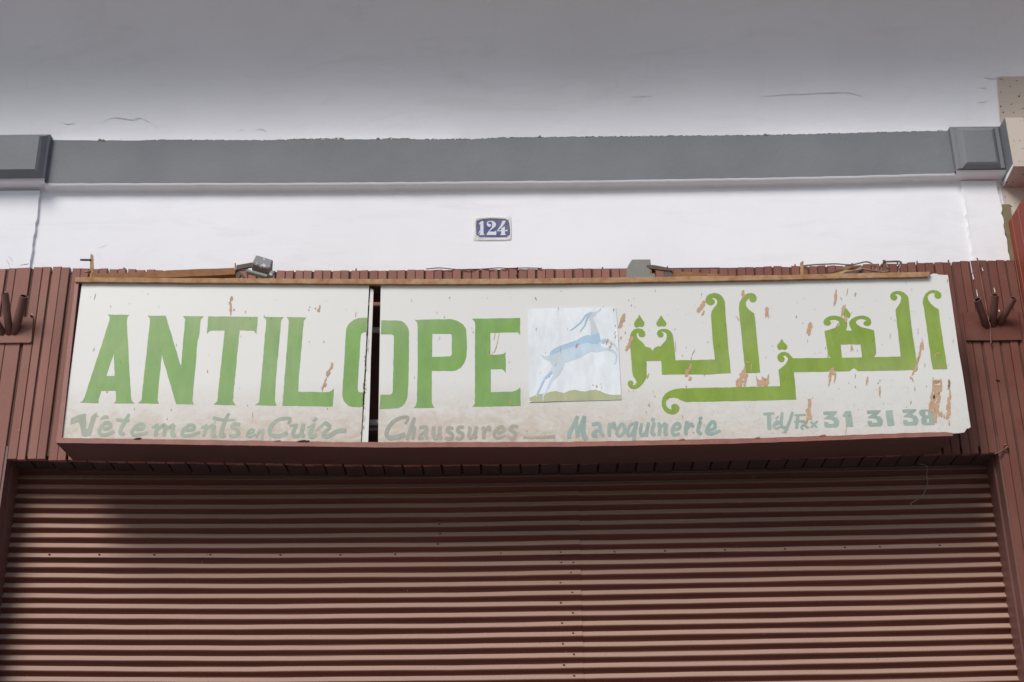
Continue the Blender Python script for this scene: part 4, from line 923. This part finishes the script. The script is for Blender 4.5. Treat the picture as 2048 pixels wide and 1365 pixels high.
# ------------------------------------------------------------------ flag holders
def pipe(name, a, b, r, par):
    mbx = MB(); d_ = (b-a).normalized()
    mbx.tube([a, a+(b-a)*.5, b], r, 14, True, True); o = par = subroot(mbx.build(name, 'pipe', par, True))
    mi = MB(); mi.tube([b+d_*.0002, b-d_*.03], r*.80, 14, False); mi.add([b-d_*.029+(d_.orthogonal().normalized()*math.cos(t)+d_.cross(d_.orthogonal().normalized())*math.sin(t))*r*.8 for t in [k*math.pi/7 for k in range(14)]], [tuple(range(14))])
    mi.build('tube_bore', 'dark', par)
    # open rim
    ra = d_.orthogonal().normalized(); rb_ = d_.cross(ra); ri = MB(); vv = []
    for q in (r, r*.8): vv += [b+(ra*math.cos(t)+rb_*math.sin(t))*q+d_*.0003 for t in [k*math.pi/7 for k in range(14)]]
    ri.add(vv, [(k, (k+1) % 14, 14+(k+1) % 14, 14+k) for k in range(14)]); ri.build('tube_rim', 'pipe', par)
YPt = YW-.006
h1 = thing('flag_holder', 'flag tube holder on the planks at the left edge', 'flag holder', U(5, 660, YPt), 'flag holders either side of the sign')
mb = MB()
def plate(pts, par, mat):
    P_ = [U(x, y, YPt) for x, y in pts]
    n_ = len(P_); c_ = sum(P_, Vector())/n_
    inn = [c_+(q-c_)*.985+Vector((0, -.0035, 0)) for q in P_]
    mbx = MB(); bk = [q+Vector((0, .006, 0)) for q in P_]
    mbx.add(inn+P_+bk, [tuple(range(n_))]+[(i, i+n_, (i+1) % n_+n_, (i+1) % n_) for i in range(n_)]+[(i+n_, i+2*n_, (i+1) % n_+2*n_, (i+1) % n_+n_) for i in range(n_)])
    o = mbx.build('mounting_plate', mat, par)
    return o
plate([(-62, 635), (-66, 687), (0, 687), (40, 686.5), (60, 686.5), (63.5, 684), (65.5, 660), (67, 637), (60, 634.5)], h1, 'wood')
for (bx, by), (tx, ty), r in (((19, 668), (9.5, 588), .0155), ((29, 667), (48, 592.5), .0168), ((6, 668), (-38, 594), .0155)):
    pipe('flag_tube', U(bx, by, YPt+.004), U(tx, ty, -.135), r, h1)
mb = MB(); p = U(63, 633, YPt-.002); mb.tube([p+Vector((0, .004, 0)), p+Vector((0, -.006, 0))], .0045, 8); mb.build('screw', 'dark', h1)
mb = MB(); p = U(64, 630, YPt-.004); mb.tube([p+Vector((-.002, 0, -.004)), p+Vector((.001, -.001, .005))], .0018, 6); mb.build('paint_drip', 'white', h1)
mb = MB(); p = U(13, 586, -.136); bevelbox(mb, p, .013, .012, .012, rotm(20, 30, 10)); mb.build('dirt_plug', 'cable', h1)
h2 = thing('flag_holder', 'three-tube flag holder on the planks at the right end of the sign', 'flag holder', U(1985, 655, YPt), 'flag holders either side of the sign')
plate([(1925, 625), (1932.6, 682), (1990, 682), (2043.6, 681), (2040, 652), (2037, 623), (1985, 624)], h2, 'wood')
for (bx, by), (tx, ty), r in (((1973, 655), (1954.6, 599.5), .0145), ((1985, 652), (1990, 590.5), .0155), ((1998, 650), (2027, 597), .0145)):
    pipe('flag_tube', U(bx, by, YPt+.004), U(tx, ty, -.125), r, h2)
# white paint dribbles on the planks beside it
for (a, b), w_ in ((((1940, 522), (1944, 545)), .9), (((1945, 548), (1947, 558)), 1.2), (((1964, 536), (1966, 541)), .8), (((1988, 576), (1990, 584)), .9), (((1953, 580), (1955, 592)), .8), (((1998, 620), (1999, 627)), 1.6)):
    flat('paint_dribble', [[(a[0]-w_*.5, a[1]), (a[0]+w_*.5, a[1]), (b[0]+w_, b[1]), (b[0]-w_*.3, b[1]+2)]], YW-.0042, .002, 'white', cl)

# ------------------------------------------------------------------ house number
Hn = Zm(920, 410, 14.63)
hp = thing('house_number_plate', 'blue enamel house number plate reading 124 on the white wall', 'number plate', U(987, 478, 0))
mb = MB()
ring_o = []; ring_i = []
outer = Zp(Hn, [(400,340),(700,322),(1000,318),(1300,325),(1505,345),(1515,600),(1512,850),(1500,1040),(1250,1058),(900,1066),(600,1064),(395,1058),(388,850),(385,600)])
inner = Zp(Hn, [(485,470),(700,418),(960,402),(1330,418),(1420,460),(1450,560),(1470,750),(1470,890),(1390,980),(1100,982),(860,985),(545,985),(480,900),(474,620)])
no = len(outer)
vo = [U(x+rnd.uniform(-.4, .4), y+rnd.uniform(-.4, .4), -.0005) for x, y in outer]; vm = [U((a[0]*.55+b[0]*.45), (a[1]*.55+b[1]*.45), -.0045) for a, b in zip(outer, inner)]; vi = [U(x, y, -.0042) for x, y in inner]; vd = [p+Vector((0, .004, 0)) for p in vi]
mb.add(vo+vm+vi+vd, [(r_*no+i, (r_+1)*no+i, (r_+1)*no+(i+1) % no, r_*no+(i+1) % no) for r_ in range(3) for i in range(no)])
mb.build('plaster_rim', 'rim', hp, True)
en = flat('enamel_plate', [Zp(Hn, [(488,480),(560,450),(700,423),(900,410),(1150,408),(1340,423),(1412,465),(1442,540),(1462,640),(1468,800),(1464,895),(1400,925),(1380,975),(560,978),(540,920),(482,885),(478,600)])], -.0025, .002, 'enamel', hp)
subroot(en)
flat('white_border', [Zp(Hn, [(550,955),(1390,958),(1385,976),(545,976)])], -.0034, .0008, 'digit', en)
for pts in ([(545,565),(620,480),(685,475),(690,855),(725,885),(545,888),(590,855),(595,560),(560,575)],
            [(780,570),(790,510),(840,475),(920,468),(1000,490),(1050,540),(1055,590),(1030,640),(950,700),(850,785),(1020,785),(1055,750),(1065,810),(1060,885),(775,888),(790,840),(830,780),(930,660),(940,600),(935,520),(900,490),(860,495),(830,520),(815,560),(860,555),(905,580),(905,620),(870,645),(830,640),(795,610)],
            [(1235,470),(1345,465),(1300,560),(1200,680),(1115,748),(1200,750),(1210,690),(1310,630),(1315,745),(1365,740),(1385,710),(1392,775),(1315,772),(1315,840),(1345,885),(1175,888),(1205,840),(1205,775),(1080,775),(1085,750),(1190,600),(1230,500)],
            [(528,855),(555,800),(578,738),(585,770),(575,820),(550,850)]):
    flat('digit', [Zp(Hn, pts)], -.0038, .0012, 'digit', en)
brush('digit_border', [([(1380,968),(1395,930),(1430,905),(1470,892)], 16)], -.0042, 'digit', en, Hn)
brush('digit_border', [([(555,975),(545,930),(520,910),(488,898)], 16)], -.0042, 'digit', en, Hn)
